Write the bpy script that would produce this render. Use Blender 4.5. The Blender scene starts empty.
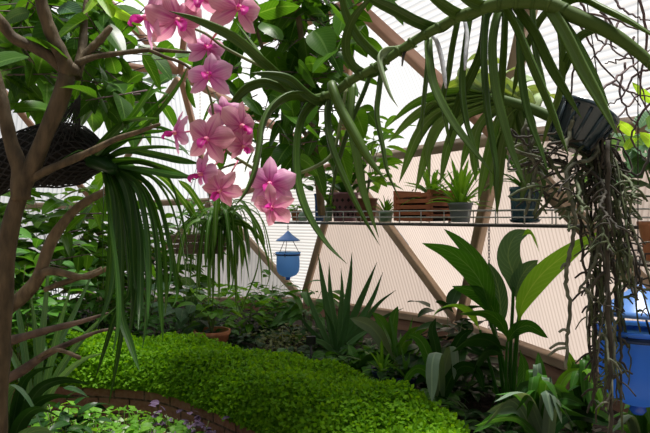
import bpy, math, random
import numpy as np
from mathutils import Vector as V, Matrix, Euler

SC = bpy.context.scene
COL = SC.collection
F = 578.0            # focal length in pixels of a 650 px wide frame
CAMZ = 1.5
PI = math.pi

def P(px, py, d):
    """point at depth d (metres along +Y) seen at a place of the frame"""
    return V(((px - 325.0) / F * d, d, CAMZ - (py - 216.5) / F * d))

def path(pts, d0, d1=None, bow=0.0):
    d1 = d0 if d1 is None else d1
    n = len(pts)
    out = []
    for i, p in enumerate(pts):
        t = i / max(1, n - 1)
        d = d0 + (d1 - d0) * t + bow * 4 * t * (1 - t)
        out.append(P(p[0], p[1], d))
    return out

def smooth(pts, n):
    """Catmull-Rom through pts, n samples evenly spaced by length"""
    pts = [V(p) for p in pts]
    if len(pts) == 2:
        return [pts[0].lerp(pts[1], i / (n - 1)) for i in range(n)]
    q = [pts[0] * 2 - pts[1]] + pts + [pts[-1] * 2 - pts[-2]]
    dense = []
    for i in range(1, len(q) - 2):
        a, b, c, d = q[i - 1], q[i], q[i + 1], q[i + 2]
        for k in range(10):
            t = k / 10
            dense.append(0.5 * ((2 * b) + (c - a) * t + (2 * a - 5 * b + 4 * c - d) * t * t + (3 * b - a - 3 * c + d) * t ** 3))
    dense.append(pts[-1])
    L = [0.0]
    for i in range(1, len(dense)):
        L.append(L[-1] + (dense[i] - dense[i - 1]).length)
    out, j = [], 0
    for i in range(n):
        s = L[-1] * i / (n - 1)
        while j < len(L) - 2 and L[j + 1] < s:
            j += 1
        seg = L[j + 1] - L[j]
        out.append(dense[j].lerp(dense[j + 1], (s - L[j]) / seg if seg > 1e-9 else 0))
    return out

def frames(pts, ref, twist=0.0):
    """tangent, side, normal along a path, transported, normal near ref at the start"""
    n = len(pts)
    T = [(pts[min(i + 1, n - 1)] - pts[max(i - 1, 0)]).normalized() for i in range(n)]
    ref = V(ref)
    s = T[0].cross(ref)
    if s.length < 1e-4:
        s = T[0].cross(V((1, 0.2, 0.1)))
    s.normalize()
    out = []
    for i in range(n):
        s = s - T[i] * s.dot(T[i])
        s.normalize()
        ang = twist * i / max(1, n - 1)
        s2 = Matrix.Rotation(ang, 3, T[i]) @ s if ang else s
        out.append((T[i], s2, s2.cross(T[i])))
    return out

class MB:
    """collects verts / faces / uvs for ONE mesh"""
    def __init__(s):
        s.v, s.f, s.uv = [], [], []
    def grid(s, rows, close=False, uvs=None, cap=False):
        b = len(s.v)
        m = len(rows[0])
        for i, r in enumerate(rows):
            for j, p in enumerate(r):
                s.v.append(tuple(p))
                s.uv.append(uvs[i][j] if uvs else (j / max(1, m - 1), i / max(1, len(rows) - 1)))
        for i in range(len(rows) - 1):
            for j in range(m if close else m - 1):
                k = (j + 1) % m
                s.f.append((b + i * m + j, b + i * m + k, b + (i + 1) * m + k, b + (i + 1) * m + j))
        if cap and close:
            s.f.append(tuple(b + j for j in range(m))[::-1])
            e = b + (len(rows) - 1) * m
            s.f.append(tuple(e + j for j in range(m)))
        return s
    def tube(s, pts, r, n=8, cap=True, ref=(0.3, 0.5, 0.8)):
        fr = frames(pts, ref)
        k = len(pts)
        if not hasattr(r, '__len__'):
            r = [r] * k
        rows = []
        for i, p in enumerate(pts):
            ri = r[i] if len(r) == k else np.interp(i / max(1, k - 1), np.linspace(0, 1, len(r)), r)
            rows.append([p + (fr[i][1] * math.cos(2 * PI * j / n) + fr[i][2] * math.sin(2 * PI * j / n)) * ri for j in range(n)])
        return s.grid(rows, True, cap=cap)
    def blade(s, pts, w, prof, ref, fold=0.25, twist=0.0, cols=3, cup=0.0, wave=0.0, rng=None):
        """thin leaf: w = full width, prof(t) 0..1, fold = V height / half width"""
        fr = frames(pts, ref, twist)
        n = len(pts)
        rows, uvs = [], []
        ph = rng.random() * 6 if rng else 0
        for i, p in enumerate(pts):
            t = i / (n - 1)
            h = max(prof(t), 0.012) * w * 0.5
            row, uu = [], []
            for j in range(cols):
                u = -1 + 2 * j / (cols - 1)
                z = abs(u) * fold * h + u * u * cup * h
                if wave:
                    z += wave * h * math.sin(t * 14 + ph + (2 if u > 0 else 0)) * abs(u)
                row.append(p + fr[i][1] * (u * h) + fr[i][2] * z)
                uu.append(((u + 1) / 2, t))
            rows.append(row); uvs.append(uu)
        return s.grid(rows, uvs=uvs)
    def strap(s, pts, w, prof, ref, thick=0.35, twist=0.0, chan=0.35):
        """thick channelled leaf, closed section"""
        fr = frames(pts, ref, twist)
        n = len(pts)
        sec = [(-1, .30), (-.55, .30 - .3 * chan), (0, -chan), (.55, .30 - .3 * chan), (1, .30), (.8, -.35), (.42, -.85), (0, -1.05), (-.42, -.85), (-.8, -.35)]
        rows, uvs = [], []
        for i, p in enumerate(pts):
            t = i / (n - 1)
            h = max(prof(t), 0.03) * w * 0.5
            rows.append([p + fr[i][1] * (a * h) + fr[i][2] * (b * h * thick * 1.6) for a, b in sec])
            uvs.append([((a + 1) / 2, t) for a, b in sec])
        return s.grid(rows, True, uvs=uvs, cap=True)
    def lathe(s, c, prof, n=24, cap=False, ax=None):
        c = V(c)
        rows = [[c + V((r * math.cos(2 * PI * j / n), r * math.sin(2 * PI * j / n), z)) for j in range(n)] for r, z in prof]
        return s.grid(rows, True, cap=cap)
    def ball(s, c, r, n=10):
        return s.lathe(c, [(max(1e-4, r * math.sin(PI * k / n)), -r * math.cos(PI * k / n)) for k in range(n + 1)], n + 2)
    def box(s, c, sx, sy, sz, X=V((1, 0, 0)), Y=V((0, 1, 0)), Z=V((0, 0, 1)), bev=0.0):
        c = V(c)
        if bev <= 0:
            bev = min(sx, sy, sz) * 0.06
        # chamfered box: octagonal-ish section swept along Z with shrunken ends
        def ring(k, z):
            a, b2 = sx / 2 - k, sy / 2 - k
            q = bev
            pts = [(a, -b2 + q), (a, b2 - q), (a - q, b2), (-a + q, b2), (-a, b2 - q), (-a, -b2 + q), (-a + q, -b2), (a - q, -b2)]
            return [c + X * x + Y * y + Z * z for x, y in pts]
        h = sz / 2
        rows = [ring(bev, -h), ring(0, -h + bev), ring(0, h - bev), ring(bev, h)]
        return s.grid(rows, True, cap=True)
    def beam(s, a, b, w, h, up):
        a, b = V(a), V(b)
        Z = (b - a); L = Z.length; Z.normalize()
        X = Z.cross(V(up)).normalized()
        Y = Z.cross(X)
        return s.box((a + b) / 2, w, h, L, X, Y, Z, bev=0.006)
    def build(s, name, mat, parent=None, flat=False):
        me = bpy.data.meshes.new(name)
        off = V(parent_world(parent)) if parent else V((0, 0, 0))
        me.from_pydata([(x - off.x, y - off.y, z - off.z) for x, y, z in s.v], [], s.f)
        if s.uv and len(s.uv) == len(s.v):
            ul = me.uv_layers.new(name='UVMap')
            li = np.empty(len(me.loops), dtype=np.int32)
            me.loops.foreach_get('vertex_index', li)
            ul.data.foreach_set('uv', np.array(s.uv, dtype=np.float32)[li].ravel())
        if not flat:
            me.polygons.foreach_set('use_smooth', [True] * len(me.polygons))
        me.materials.append(mat)
        me.update()
        o = bpy.data.objects.new(name, me)
        COL.objects.link(o)
        if parent:
            o.parent = parent
        return o

def parent_world(o):
    p = V((0, 0, 0))
    while o:
        p += o.location
        o = o.parent
    return p

def tag(o, label, cat, group=None, kind=None):
    o['label'] = label; o['category'] = cat
    if group: o['group'] = group
    if kind: o['kind'] = kind
    return o

def thing(name, label, cat, loc, group=None):
    o = bpy.data.objects.new(name, None)
    o.empty_display_size = 0.05
    COL.objects.link(o)
    o.location = V(loc)
    return tag(o, label, cat, group)

# width profiles
def p_strap(t):   return min(1, 0.75 + t * 1.5) * (1 - max(0, (t - .72) / .28) ** 2.2)
def p_vanda(t):   return min(1.0, .9 + .25 * t) * (1 - max(0, (t - .52) / .48) ** 2.1)
def p_lance(t):   return (math.sin(PI * min(1, t ** 0.75)) ** 0.8) if 0 < t < 1 else 0
def p_ovate(t):   return (math.sin(PI * min(1, t ** 0.7)) ** 0.65) if 0 < t < 1 else 0
def p_agave(t):   return (0.75 + 0.9 * t - 0.2 * t) * (1 - t ** 1.6) if t < 1 else 0
def p_canna(t):   return (max(0, math.sin(PI * min(1, max(0, (t - .08) / .92) ** 0.85))) ** 0.75) if t > .08 else .08
# ------------------------------------------------------------------ materials
def nt(name):
    m = bpy.data.materials.new(name)
    m.use_nodes = True
    t = m.node_tree
    t.nodes.clear()
    return m, t.nodes, t.links

def mk(N, kind, **kw):
    n = N.new(kind)
    for k, v in kw.items():
        setattr(n, k, v)
    return n

def mixc(N, L, fac, a, b, mode='MIX'):
    n = mk(N, 'ShaderNodeMix', data_type='RGBA', blend_type=mode)
    for idx, val in ((0, fac), (6, a), (7, b)):
        if hasattr(val, 'is_output'):
            L.new(val, n.inputs[idx])
        elif idx == 0:
            n.inputs[0].default_value = val
        else:
            n.inputs[idx].default_value = (*val, 1)
    return n.outputs[2]

def maprange(N, L, v, a, b, c=0.0, d=1.0):
    n = N.new('ShaderNodeMapRange')
    L.new(v, n.inputs[0])
    for i, x in enumerate((a, b, c, d)):
        n.inputs[i + 1].default_value = x
    return n.outputs[0]

def leaf_mat(name, c1, c2, trans=0.35, rough=0.38, rib=None, ribw=0.08, tcol=None, nscale=25, veins=0.0, spec=0.16, edge=None, bump=0.0):
    m, N, L = nt(name)
    out = mk(N, 'ShaderNodeOutputMaterial')
    geo = N.new('ShaderNodeNewGeometry')
    oi = N.new('ShaderNodeObjectInfo')
    add = mk(N, 'ShaderNodeMath', operation='ADD')
    L.new(geo.outputs['Random Per Island'], add.inputs[0]); L.new(oi.outputs['Random'], add.inputs[1])
    fr = mk(N, 'ShaderNodeMath', operation='FRACT'); L.new(add.outputs[0], fr.inputs[0])
    tc = N.new('ShaderNodeTexCoord')
    no = N.new('ShaderNodeTexNoise'); no.inputs['Scale'].default_value = nscale; no.inputs['Detail'].default_value = 3
    L.new(tc.outputs['Object'], no.inputs['Vector'])
    mx = mk(N, 'ShaderNodeMath', operation='MULTIPLY_ADD')
    L.new(no.outputs['Fac'], mx.inputs[0]); mx.inputs[1].default_value = 0.5
    sub = mk(N, 'ShaderNodeMath', operation='MULTIPLY_ADD'); L.new(fr.outputs[0], sub.inputs[0]); sub.inputs[1].default_value = 0.8; sub.inputs[2].default_value = -0.15
    L.new(sub.outputs[0], mx.inputs[2]); mx.use_clamp = True
    col = mixc(N, L, mx.outputs[0], c1, c2)
    uvn = N.new('ShaderNodeUVMap'); sep = N.new('ShaderNodeSeparateXYZ'); L.new(uvn.outputs[0], sep.inputs[0])
    if rib or veins or edge:
        c = mk(N, 'ShaderNodeMath', operation='SUBTRACT'); L.new(sep.outputs[0], c.inputs[0]); c.inputs[1].default_value = 0.5
        ab = mk(N, 'ShaderNodeMath', operation='ABSOLUTE'); L.new(c.outputs[0], ab.inputs[0])
    if veins:
        # side veins slanting off the midrib
        va = mk(N, 'ShaderNodeMath', operation='MULTIPLY_ADD'); L.new(ab.outputs[0], va.inputs[0]); va.inputs[1].default_value = -0.45
        L.new(sep.outputs[1], va.inputs[2])
        vs = mk(N, 'ShaderNodeMath', operation='MULTIPLY'); L.new(va.outputs[0], vs.inputs[0]); vs.inputs[1].default_value = 75.0
        si = mk(N, 'ShaderNodeMath', operation='SINE'); L.new(vs.outputs[0], si.inputs[0])
        vf = maprange(N, L, si.outputs[0], 0.4, 1.0, 0.0, veins)
        col = mixc(N, L, vf, col, rib or (c2[0] * 1.5, c2[1] * 1.4, c2[2] * 1.4))
    if rib:
        rf = maprange(N, L, ab.outputs[0], ribw, ribw * 0.35, 0.0, 0.85)
        col = mixc(N, L, rf, col, rib)
    if edge:
        ef = maprange(N, L, ab.outputs[0], 0.36, 0.42, 0.0, 0.9)
        col = mixc(N, L, ef, col, edge)
    bs = N.new('ShaderNodeBsdfPrincipled')
    L.new(col, bs.inputs['Base Color'])
    bs.inputs['Roughness'].default_value = rough
    bs.inputs['Specular IOR Level'].default_value = spec
    if bump:
        bp = N.new('ShaderNodeBump'); bp.inputs['Strength'].default_value = bump; bp.inputs['Distance'].default_value = 0.004
        L.new(si.outputs[0] if veins else no.outputs['Fac'], bp.inputs['Height']); L.new(bp.outputs[0], bs.inputs['Normal'])
    if trans > 0:
        tr = N.new('ShaderNodeBsdfTranslucent')
        if tcol:
            L.new(mixc(N, L, 1.0, col, tcol, 'MULTIPLY'), tr.inputs[0])
        else:
            g = mixc(N, L, 1.0, col, (1.7, 1.5, 0.6), 'MULTIPLY')
            L.new(g, tr.inputs[0])
        ms = N.new('ShaderNodeMixShader'); ms.inputs[0].default_value = trans
        L.new(bs.outputs[0], ms.inputs[1]); L.new(tr.outputs[0], ms.inputs[2])
        L.new(ms.outputs[0], out.inputs[0])
    else:
        L.new(bs.outputs[0], out.inputs[0])
    return m

def solid_mat(name, c1, c2, rough=0.7, nscale=20, stretch=None, bump=0.3, metallic=0.0, spec=0.4, detail=6, contrast=(0.35, 0.65), dist=0.004):
    m, N, L = nt(name)
    out = mk(N, 'ShaderNodeOutputMaterial')
    tc = N.new('ShaderNodeTexCoord')
    src = tc.outputs['Object']
    if stretch:
        mp = N.new('ShaderNodeMapping'); mp.inputs['Scale'].default_value = stretch
        L.new(src, mp.inputs[0]); src = mp.outputs[0]
    no = N.new('ShaderNodeTexNoise'); no.inputs['Scale'].default_value = nscale; no.inputs['Detail'].default_value = detail
    L.new(src, no.inputs['Vector'])
    f = maprange(N, L, no.outputs['Fac'], contrast[0], contrast[1])
    col = mixc(N, L, f, c1, c2)
    bs = N.new('ShaderNodeBsdfPrincipled')
    L.new(col, bs.inputs['Base Color'])
    bs.inputs['Roughness'].default_value = rough; bs.inputs['Metallic'].default_value = metallic
    bs.inputs['Specular IOR Level'].default_value = spec
    if bump:
        bp = N.new('ShaderNodeBump'); bp.inputs['Strength'].default_value = bump; bp.inputs['Distance'].default_value = dist
        L.new(no.outputs['Fac'], bp.inputs['Height']); L.new(bp.outputs[0], bs.inputs['Normal'])
    L.new(bs.outputs[0], out.inputs[0])
    return m

def grain_mat(name, c1, c2, c3, rough=0.7):
    """sawn timber, grain along V of the UV map"""
    m, N, L = nt(name)
    out = mk(N, 'ShaderNodeOutputMaterial')
    uvn = N.new('ShaderNodeUVMap')
    mp = N.new('ShaderNodeMapping'); mp.inputs['Scale'].default_value = (14, 1.5, 1)
    L.new(uvn.outputs[0], mp.inputs[0])
    oi = N.new('ShaderNodeObjectInfo')
    no = mk(N, 'ShaderNodeTexNoise', noise_dimensions='4D'); no.inputs['Scale'].default_value = 2; no.inputs['Detail'].default_value = 6
    L.new(mp.outputs[0], no.inputs['Vector']); 
    w = mk(N, 'ShaderNodeMath', operation='MULTIPLY'); L.new(oi.outputs['Random'], w.inputs[0]); w.inputs[1].default_value = 30
    L.new(w.outputs[0], no.inputs['W'])
    col = mixc(N, L, maprange(N, L, no.outputs['Fac'], .35, .65), c1, c2)
    n2 = N.new('ShaderNodeTexNoise'); n2.inputs['Scale'].default_value = 3
    tc = N.new('ShaderNodeTexCoord'); L.new(tc.outputs['Object'], n2.inputs['Vector'])
    col = mixc(N, L, maprange(N, L, n2.outputs['Fac'], .5, .75, 0, .7), col, c3)
    bs = N.new('ShaderNodeBsdfPrincipled'); L.new(col, bs.inputs['Base Color']); bs.inputs['Roughness'].default_value = rough
    bp = N.new('ShaderNodeBump'); bp.inputs['Strength'].default_value = .3; bp.inputs['Distance'].default_value = .003
    L.new(no.outputs['Fac'], bp.inputs['Height']); L.new(bp.outputs[0], bs.inputs['Normal'])
    L.new(bs.outputs[0], out.inputs[0])
    return m

def poly_mat(name, c, web, pitch=0.036, trans=0.85):
    """twin-wall polycarbonate: ribs every `pitch` metres across U (UV in metres)"""
    m, N, L = nt(name)
    out = mk(N, 'ShaderNodeOutputMaterial')
    uvn = N.new('ShaderNodeUVMap'); sep = N.new('ShaderNodeSeparateXYZ'); L.new(uvn.outputs[0], sep.inputs[0])
    mu = mk(N, 'ShaderNodeMath', operation='MULTIPLY'); L.new(sep.outputs[0], mu.inputs[0]); mu.inputs[1].default_value = 2 * PI / pitch
    si = mk(N, 'ShaderNodeMath', operation='SINE'); L.new(mu.outputs[0], si.inputs[0])
    f = maprange(N, L, si.outputs[0], 0.2, 0.95, 0.0, 1.0)
    tc = N.new('ShaderNodeTexCoord')
    no = N.new('ShaderNodeTexNoise'); no.inputs['Scale'].default_value = 2.2; no.inputs['Detail'].default_value = 5
    L.new(tc.outputs['Object'], no.inputs['Vector'])
    col = mixc(N, L, f, c, web)
    col = mixc(N, L, maprange(N, L, no.outputs['Fac'], .42, .75, 0, .35), col, tuple(x * .72 for x in c))
    tr = N.new('ShaderNodeBsdfTranslucent'); L.new(col, tr.inputs[0])
    bs = N.new('ShaderNodeBsdfPrincipled'); L.new(col, bs.inputs['Base Color']); bs.inputs['Roughness'].default_value = .25
    bp = N.new('ShaderNodeBump'); bp.inputs['Strength'].default_value = .25; bp.inputs['Distance'].default_value = .004
    L.new(si.outputs[0], bp.inputs['Height']); L.new(bp.outputs[0], bs.inputs['Normal']); L.new(bp.outputs[0], tr.inputs['Normal'])
    ms = N.new('ShaderNodeMixShader'); ms.inputs[0].default_value = trans
    L.new(bs.outputs[0], ms.inputs[1]); L.new(tr.outputs[0], ms.inputs[2]); L.new(ms.outputs[0], out.inputs[0])
    return m

def petal_mat(name, pale, mid, deep, vein=1.0):
    m, N, L = nt(name)
    out = mk(N, 'ShaderNodeOutputMaterial')
    uvn = N.new('ShaderNodeUVMap'); sep = N.new('ShaderNodeSeparateXYZ'); L.new(uvn.outputs[0], sep.inputs[0])
    col = mixc(N, L, maprange(N, L, sep.outputs[1], 0.0, 0.75), mid, pale)
    c = mk(N, 'ShaderNodeMath', operation='SUBTRACT'); L.new(sep.outputs[0], c.inputs[0]); c.inputs[1].default_value = .5
    ab = mk(N, 'ShaderNodeMath', operation='ABSOLUTE'); L.new(c.outputs[0], ab.inputs[0])
    mf = mk(N, 'ShaderNodeMath', operation='MULTIPLY')
    L.new(maprange(N, L, ab.outputs[0], .10, .0), mf.inputs[0]); L.new(maprange(N, L, sep.outputs[1], .95, .3, 0, .75 * vein), mf.inputs[1])
    col = mixc(N, L, mf.outputs[0], col, deep)
    mu = mk(N, 'ShaderNodeMath', operation='MULTIPLY'); L.new(sep.outputs[0], mu.inputs[0]); mu.inputs[1].default_value = 60
    si = mk(N, 'ShaderNodeMath', operation='SINE'); L.new(mu.outputs[0], si.inputs[0])
    vf = mk(N, 'ShaderNodeMath', operation='MULTIPLY')
    L.new(maprange(N, L, si.outputs[0], .2, 1), vf.inputs[0]); L.new(maprange(N, L, sep.outputs[1], 1, .1, 0, .35 * vein), vf.inputs[1])
    col = mixc(N, L, vf.outputs[0], col, deep)
    bs = N.new('ShaderNodeBsdfPrincipled'); L.new(col, bs.inputs['Base Color']); bs.inputs['Roughness'].default_value = .5
    bs.inputs['Specular IOR Level'].default_value = .3
    tr = N.new('ShaderNodeBsdfTranslucent'); L.new(col, tr.inputs[0])
    ms = N.new('ShaderNodeMixShader'); ms.inputs[0].default_value = .45
    L.new(bs.outputs[0], ms.inputs[1]); L.new(tr.outputs[0], ms.inputs[2]); L.new(ms.outputs[0], out.inputs[0])
    return m

def glass_mat(name, c, rough=.25, trans=.45):
    m, N, L = nt(name)
    out = mk(N, 'ShaderNodeOutputMaterial')
    bs = N.new('ShaderNodeBsdfPrincipled'); bs.inputs['Base Color'].default_value = (*c, 1); bs.inputs['Roughness'].default_value = rough
    tr = N.new('ShaderNodeBsdfTranslucent'); tr.inputs[0].default_value = (*[min(1, x * 1.25) for x in c], 1)
    ms = N.new('ShaderNodeMixShader'); ms.inputs[0].default_value = trans
    L.new(bs.outputs[0], ms.inputs[1]); L.new(tr.outputs[0], ms.inputs[2]); L.new(ms.outputs[0], out.inputs[0])
    return m

def brick_mat(name):
    m, N, L = nt(name)
    out = mk(N, 'ShaderNodeOutputMaterial')
    uvn = N.new('ShaderNodeUVMap')
    br = N.new('ShaderNodeTexBrick'); L.new(uvn.outputs[0], br.inputs['Vector'])
    br.inputs['Scale'].default_value = 1.0
    br.inputs['Brick Width'].default_value = .185; br.inputs['Row Height'].default_value = .085
    br.inputs['Mortar Size'].default_value = .006; br.inputs['Mortar Smooth'].default_value = .3
    br.inputs['Color1'].default_value = (.30, .125, .085, 1); br.inputs['Color2'].default_value = (.20, .085, .06, 1); br.inputs['Mortar'].default_value = (.035, .022, .017, 1)
    tc = N.new('ShaderNodeTexCoord')
    no = N.new('ShaderNodeTexNoise'); no.inputs['Scale'].default_value = 45; no.inputs['Detail'].default_value = 8; L.new(tc.outputs['Object'], no.inputs['Vector'])
    col = mixc(N, L, maprange(N, L, no.outputs['Fac'], .35, .75, 0, .6), br.outputs['Color'], (.36, .22, .17))
    bs = N.new('ShaderNodeBsdfPrincipled'); L.new(col, bs.inputs['Base Color']); bs.inputs['Roughness'].default_value = .9
    hh = mk(N, 'ShaderNodeMath', operation='MULTIPLY_ADD'); L.new(br.outputs['Fac'], hh.inputs[0]); hh.inputs[1].default_value = -1.5; L.new(no.outputs['Fac'], hh.inputs[2])
    bp = N.new('ShaderNodeBump'); bp.inputs['Strength'].default_value = .8; bp.inputs['Distance'].default_value = .01
    L.new(hh.outputs[0], bp.inputs['Height']); L.new(bp.outputs[0], bs.inputs['Normal'])
    L.new(bs.outputs[0], out.inputs[0])
    return m

M = {}
M['poly_white'] = poly_mat('polycarbonate_white', (.70, .715, .735), (.50, .53, .57), .036)
M['poly_grey'] = poly_mat('polycarbonate_grey', (.60, .63, .66), (.44, .47, .51), .042)
M['poly_fine'] = poly_mat('polycarbonate_fine', (.74, .75, .75), (.54, .56, .58), .030)
M['poly_ground_tint'] = poly_mat('polycarbonate_ground_tint', (.61, .53, .485), (.47, .395, .35), .030)  # warm light off the ground outside, put into the lower panels' colour
M['timber'] = grain_mat('red_timber', (.34, .175, .105), (.46, .265, .175), (.22, .11, .07))
M['timber_old'] = grain_mat('weathered_timber', (.27, .19, .12), (.44, .33, .225), (.13, .09, .055))
M['plank'] = grain_mat('wall_plank', (.30, .15, .095), (.42, .24, .16), (.15, .08, .055))
M['soil'] = solid_mat('soil', (.012, .009, .007), (.045, .032, .024), .95, 30, bump=1, dist=.02)
M['gravel'] = solid_mat('path_gravel', (.30, .25, .20), (.45, .38, .31), .95, 60, bump=.6)
M['brick'] = brick_mat('red_brick')
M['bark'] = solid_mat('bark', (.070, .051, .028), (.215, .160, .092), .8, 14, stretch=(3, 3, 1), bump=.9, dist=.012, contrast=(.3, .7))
M['bark_front'] = solid_mat('front_bark', (.036, .026, .013), (.125, .090, .048), .8, 14, stretch=(3, 3, 1), bump=.9, dist=.012, contrast=(.3, .7))  # darker bark copy: backlit shade of the front trunk is in the colour
M['bark_dark'] = solid_mat('dark_bark', (.055, .038, .028), (.16, .11, .08), .85, 22, bump=.8, dist=.008)
M['twig'] = solid_mat('twig', (.07, .045, .05), (.16, .11, .11), .8, 40, bump=.5)
M['vanda'] = leaf_mat('vanda_leaf', (.032, .080, .007), (.085, .160, .020), .16, .42, rib=(.10, .17, .04), ribw=.05, nscale=8, spec=.3)
M['vanda_pale'] = leaf_mat('vanda_leaf_pale', (.26, .36, .20), (.33, .42, .25), .10, .5, nscale=8)
M['vanda_light'] = leaf_mat('light_vanda_leaf', (.10, .21, .035), (.19, .33, .08), .30, .45, rib=(.25, .36, .16), ribw=.06, nscale=10)
M['vanda_stem'] = leaf_mat('vanda_stem', (.040, .080, .014), (.075, .125, .026), .0, .6, nscale=30)
M['aerial'] = solid_mat('aerial_root_silver', (.40, .43, .47), (.60, .63, .66), .6, 60, bump=.3)
M['root'] = solid_mat('root_grey', (.050, .058, .034), (.17, .18, .125), .75, 40, bump=.5)
M['root_green'] = solid_mat('root_green', (.030, .045, .014), (.10, .125, .055), .7, 40, bump=.5)
M['root_dark'] = solid_mat('root_dark', (.018, .017, .012), (.06, .052, .038), .8, 40, bump=.5)
M['petal'] = petal_mat('petal_pink', (.78, .42, .60), (.68, .10, .46), (.44, .01, .26))
M['petal2'] = petal_mat('petal_rose', (.72, .37, .44), (.64, .17, .38), (.44, .01, .22), 1.1)
M['lip'] = petal_mat('lip_magenta', (.72, .06, .42), (.60, .03, .30), (.35, .02, .12))
M['column'] = solid_mat('flower_column', (.80, .35, .30), (.75, .12, .35), .5, 90, bump=0)
M['spike'] = solid_mat('flower_stalk', (.10, .15, .045), (.17, .20, .07), .5, 20, bump=.1)
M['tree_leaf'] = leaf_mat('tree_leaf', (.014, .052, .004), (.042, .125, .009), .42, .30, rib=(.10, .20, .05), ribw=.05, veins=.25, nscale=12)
M['tree_leaf_yellow'] = leaf_mat('young_tree_leaf', (.16, .34, .03), (.26, .46, .05), .5, .4, rib=(.36, .50, .12), ribw=.05, veins=.3)
M['vine_leaf'] = leaf_mat('shrub_leaf', (.020, .078, .006), (.065, .18, .012), .45, .34, rib=(.12, .24, .05), ribw=.05, veins=.2)
M['cymb'] = leaf_mat('strap_leaf', (.008, .042, .003), (.028, .092, .008), .25, .38, rib=(.07, .15, .03), ribw=.07, nscale=6, spec=.3)
M['spider'] = leaf_mat('spider_leaf', (.040, .13, .012), (.09, .21, .026), .3, .4, rib=(.22, .33, .14), ribw=.12)
M['cover'] = leaf_mat('cover_leaf', (.075, .22, .006), (.21, .43, .014), .42, .6, nscale=4)
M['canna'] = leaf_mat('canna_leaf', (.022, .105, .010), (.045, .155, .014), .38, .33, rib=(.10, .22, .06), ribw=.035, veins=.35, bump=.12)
M['canna_lit'] = leaf_mat('canna_leaf_bright', (.13, .34, .03), (.18, .42, .04), .5, .4, rib=(.30, .50, .10), ribw=.035, veins=.3, bump=.1)  # brighter copy: light shining through the leaf is put into the colour
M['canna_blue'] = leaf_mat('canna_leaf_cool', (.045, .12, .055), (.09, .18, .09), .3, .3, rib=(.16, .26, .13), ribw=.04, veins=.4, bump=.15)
M['agave'] = leaf_mat('agave_leaf', (.06, .17, .045), (.11, .24, .08), .12, .45, nscale=10)
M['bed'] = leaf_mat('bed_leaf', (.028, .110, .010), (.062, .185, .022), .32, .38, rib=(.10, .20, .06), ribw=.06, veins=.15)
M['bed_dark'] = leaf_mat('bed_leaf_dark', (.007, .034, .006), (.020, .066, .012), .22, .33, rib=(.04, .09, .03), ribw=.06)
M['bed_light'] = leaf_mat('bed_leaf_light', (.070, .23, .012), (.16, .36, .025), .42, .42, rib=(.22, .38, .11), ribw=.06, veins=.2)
M['hosta'] = leaf_mat('hosta_leaf', (.035, .14, .022), (.07, .21, .04), .3, .36, rib=(.14, .27, .10), ribw=.06, veins=.35)
M['grey_leaf'] = leaf_mat('grey_strap', (.09, .15, .10), (.16, .23, .16), .2, .4, rib=(.20, .28, .18), ribw=.08)
M['varieg'] = leaf_mat('variegated_leaf', (.10, .22, .04), (.20, .38, .09), .35, .5, edge=(.52, .60, .42), nscale=60)
M['varieg_white'] = leaf_mat('white_edged_leaf', (.26, .38, .20), (.55, .62, .48), .35, .5, nscale=80)
M['purple'] = leaf_mat('purple_leaf', (.055, .030, .075), (.17, .11, .20), .2, .45, rib=(.22, .16, .26), ribw=.08)
M['olive'] = leaf_mat('olive_leaf', (.075, .095, .030), (.15, .17, .06), .3, .5)
M['terracotta'] = solid_mat('terracotta', (.42, .15, .07), (.52, .22, .12), .8, 25, bump=.2)
M['blue_glaze'] = solid_mat('blue_glaze', (.012, .05, .18), (.03, .10, .30), .15, 12, bump=.05)
M['lilac'] = solid_mat('lilac_ceramic', (.24, .105, .14), (.33, .16, .20), .45, 20, bump=.1)
M['hole_shade'] = solid_mat('pot_hollow_shade', (.015, .010, .012), (.03, .02, .02), .9, 20, bump=0)
M['brown_pot'] = solid_mat('brown_clay', (.16, .06, .035), (.25, .10, .06), .7, 20, bump=.2)
M['green_pot'] = solid_mat('pale_green_glaze', (.22, .34, .24), (.30, .42, .31), .3, 20, bump=.05)
M['white_pot'] = solid_mat('white_glaze', (.60, .62, .60), (.72, .72, .70), .3, 20, bump=.05)
M['grey_plastic'] = glass_mat('grey_plastic', (.33, .38, .42), .35, .35)
M['teal'] = solid_mat('teal_glaze', (.010, .035, .055), (.022, .075, .10), .25, 25, bump=.05)
M['slat_red'] = grain_mat('red_cedar', (.30, .085, .030), (.40, .13, .05), (.18, .05, .022))
M['slat_grey'] = grain_mat('grey_slat', (.13, .09, .065), (.22, .16, .12), (.07, .05, .04))
M['wire_pale'] = solid_mat('pale_wire', (.38, .39, .37), (.52, .53, .50), .4, 30, bump=0, metallic=.6)
M['wire_dark'] = solid_mat('dark_wire', (.035, .033, .03), (.08, .075, .07), .5, 30, bump=0, metallic=.7)
M['mesh_black'] = solid_mat('black_mesh', (.008, .008, .008), (.02, .02, .02), .7, 60, bump=.2)
M['moss'] = solid_mat('dark_compost', (.003, .003, .0025), (.013, .011, .008), .95, 60, bump=1, dist=.01)
M['basket_blue'] = solid_mat('dark_blue_plastic', (.012, .022, .030), (.035, .06, .075), .22, 9, bump=.1)
M['glass_blue'] = glass_mat('frosted_blue_glass', (.10, .33, .92), .3, .72)
M['glass_pale'] = glass_mat('pale_blue_glass', (.24, .47, 1.0), .3, .9)
M['glass_deep'] = glass_mat('deep_blue_glass', (.025, .13, .68), .2, .35)
M['cap_blue'] = solid_mat('blue_enamel', (.10, .24, .62), (.14, .30, .70), .3, 12, bump=0)
M['blue_metal'] = solid_mat('dark_blue_metal', (.008, .02, .06), (.015, .04, .12), .35, 20, bump=0, metallic=.5)
M['plastic_black'] = solid_mat('black_plastic', (.012, .012, .015), (.025, .025, .03), .35, 20, bump=0)
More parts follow.
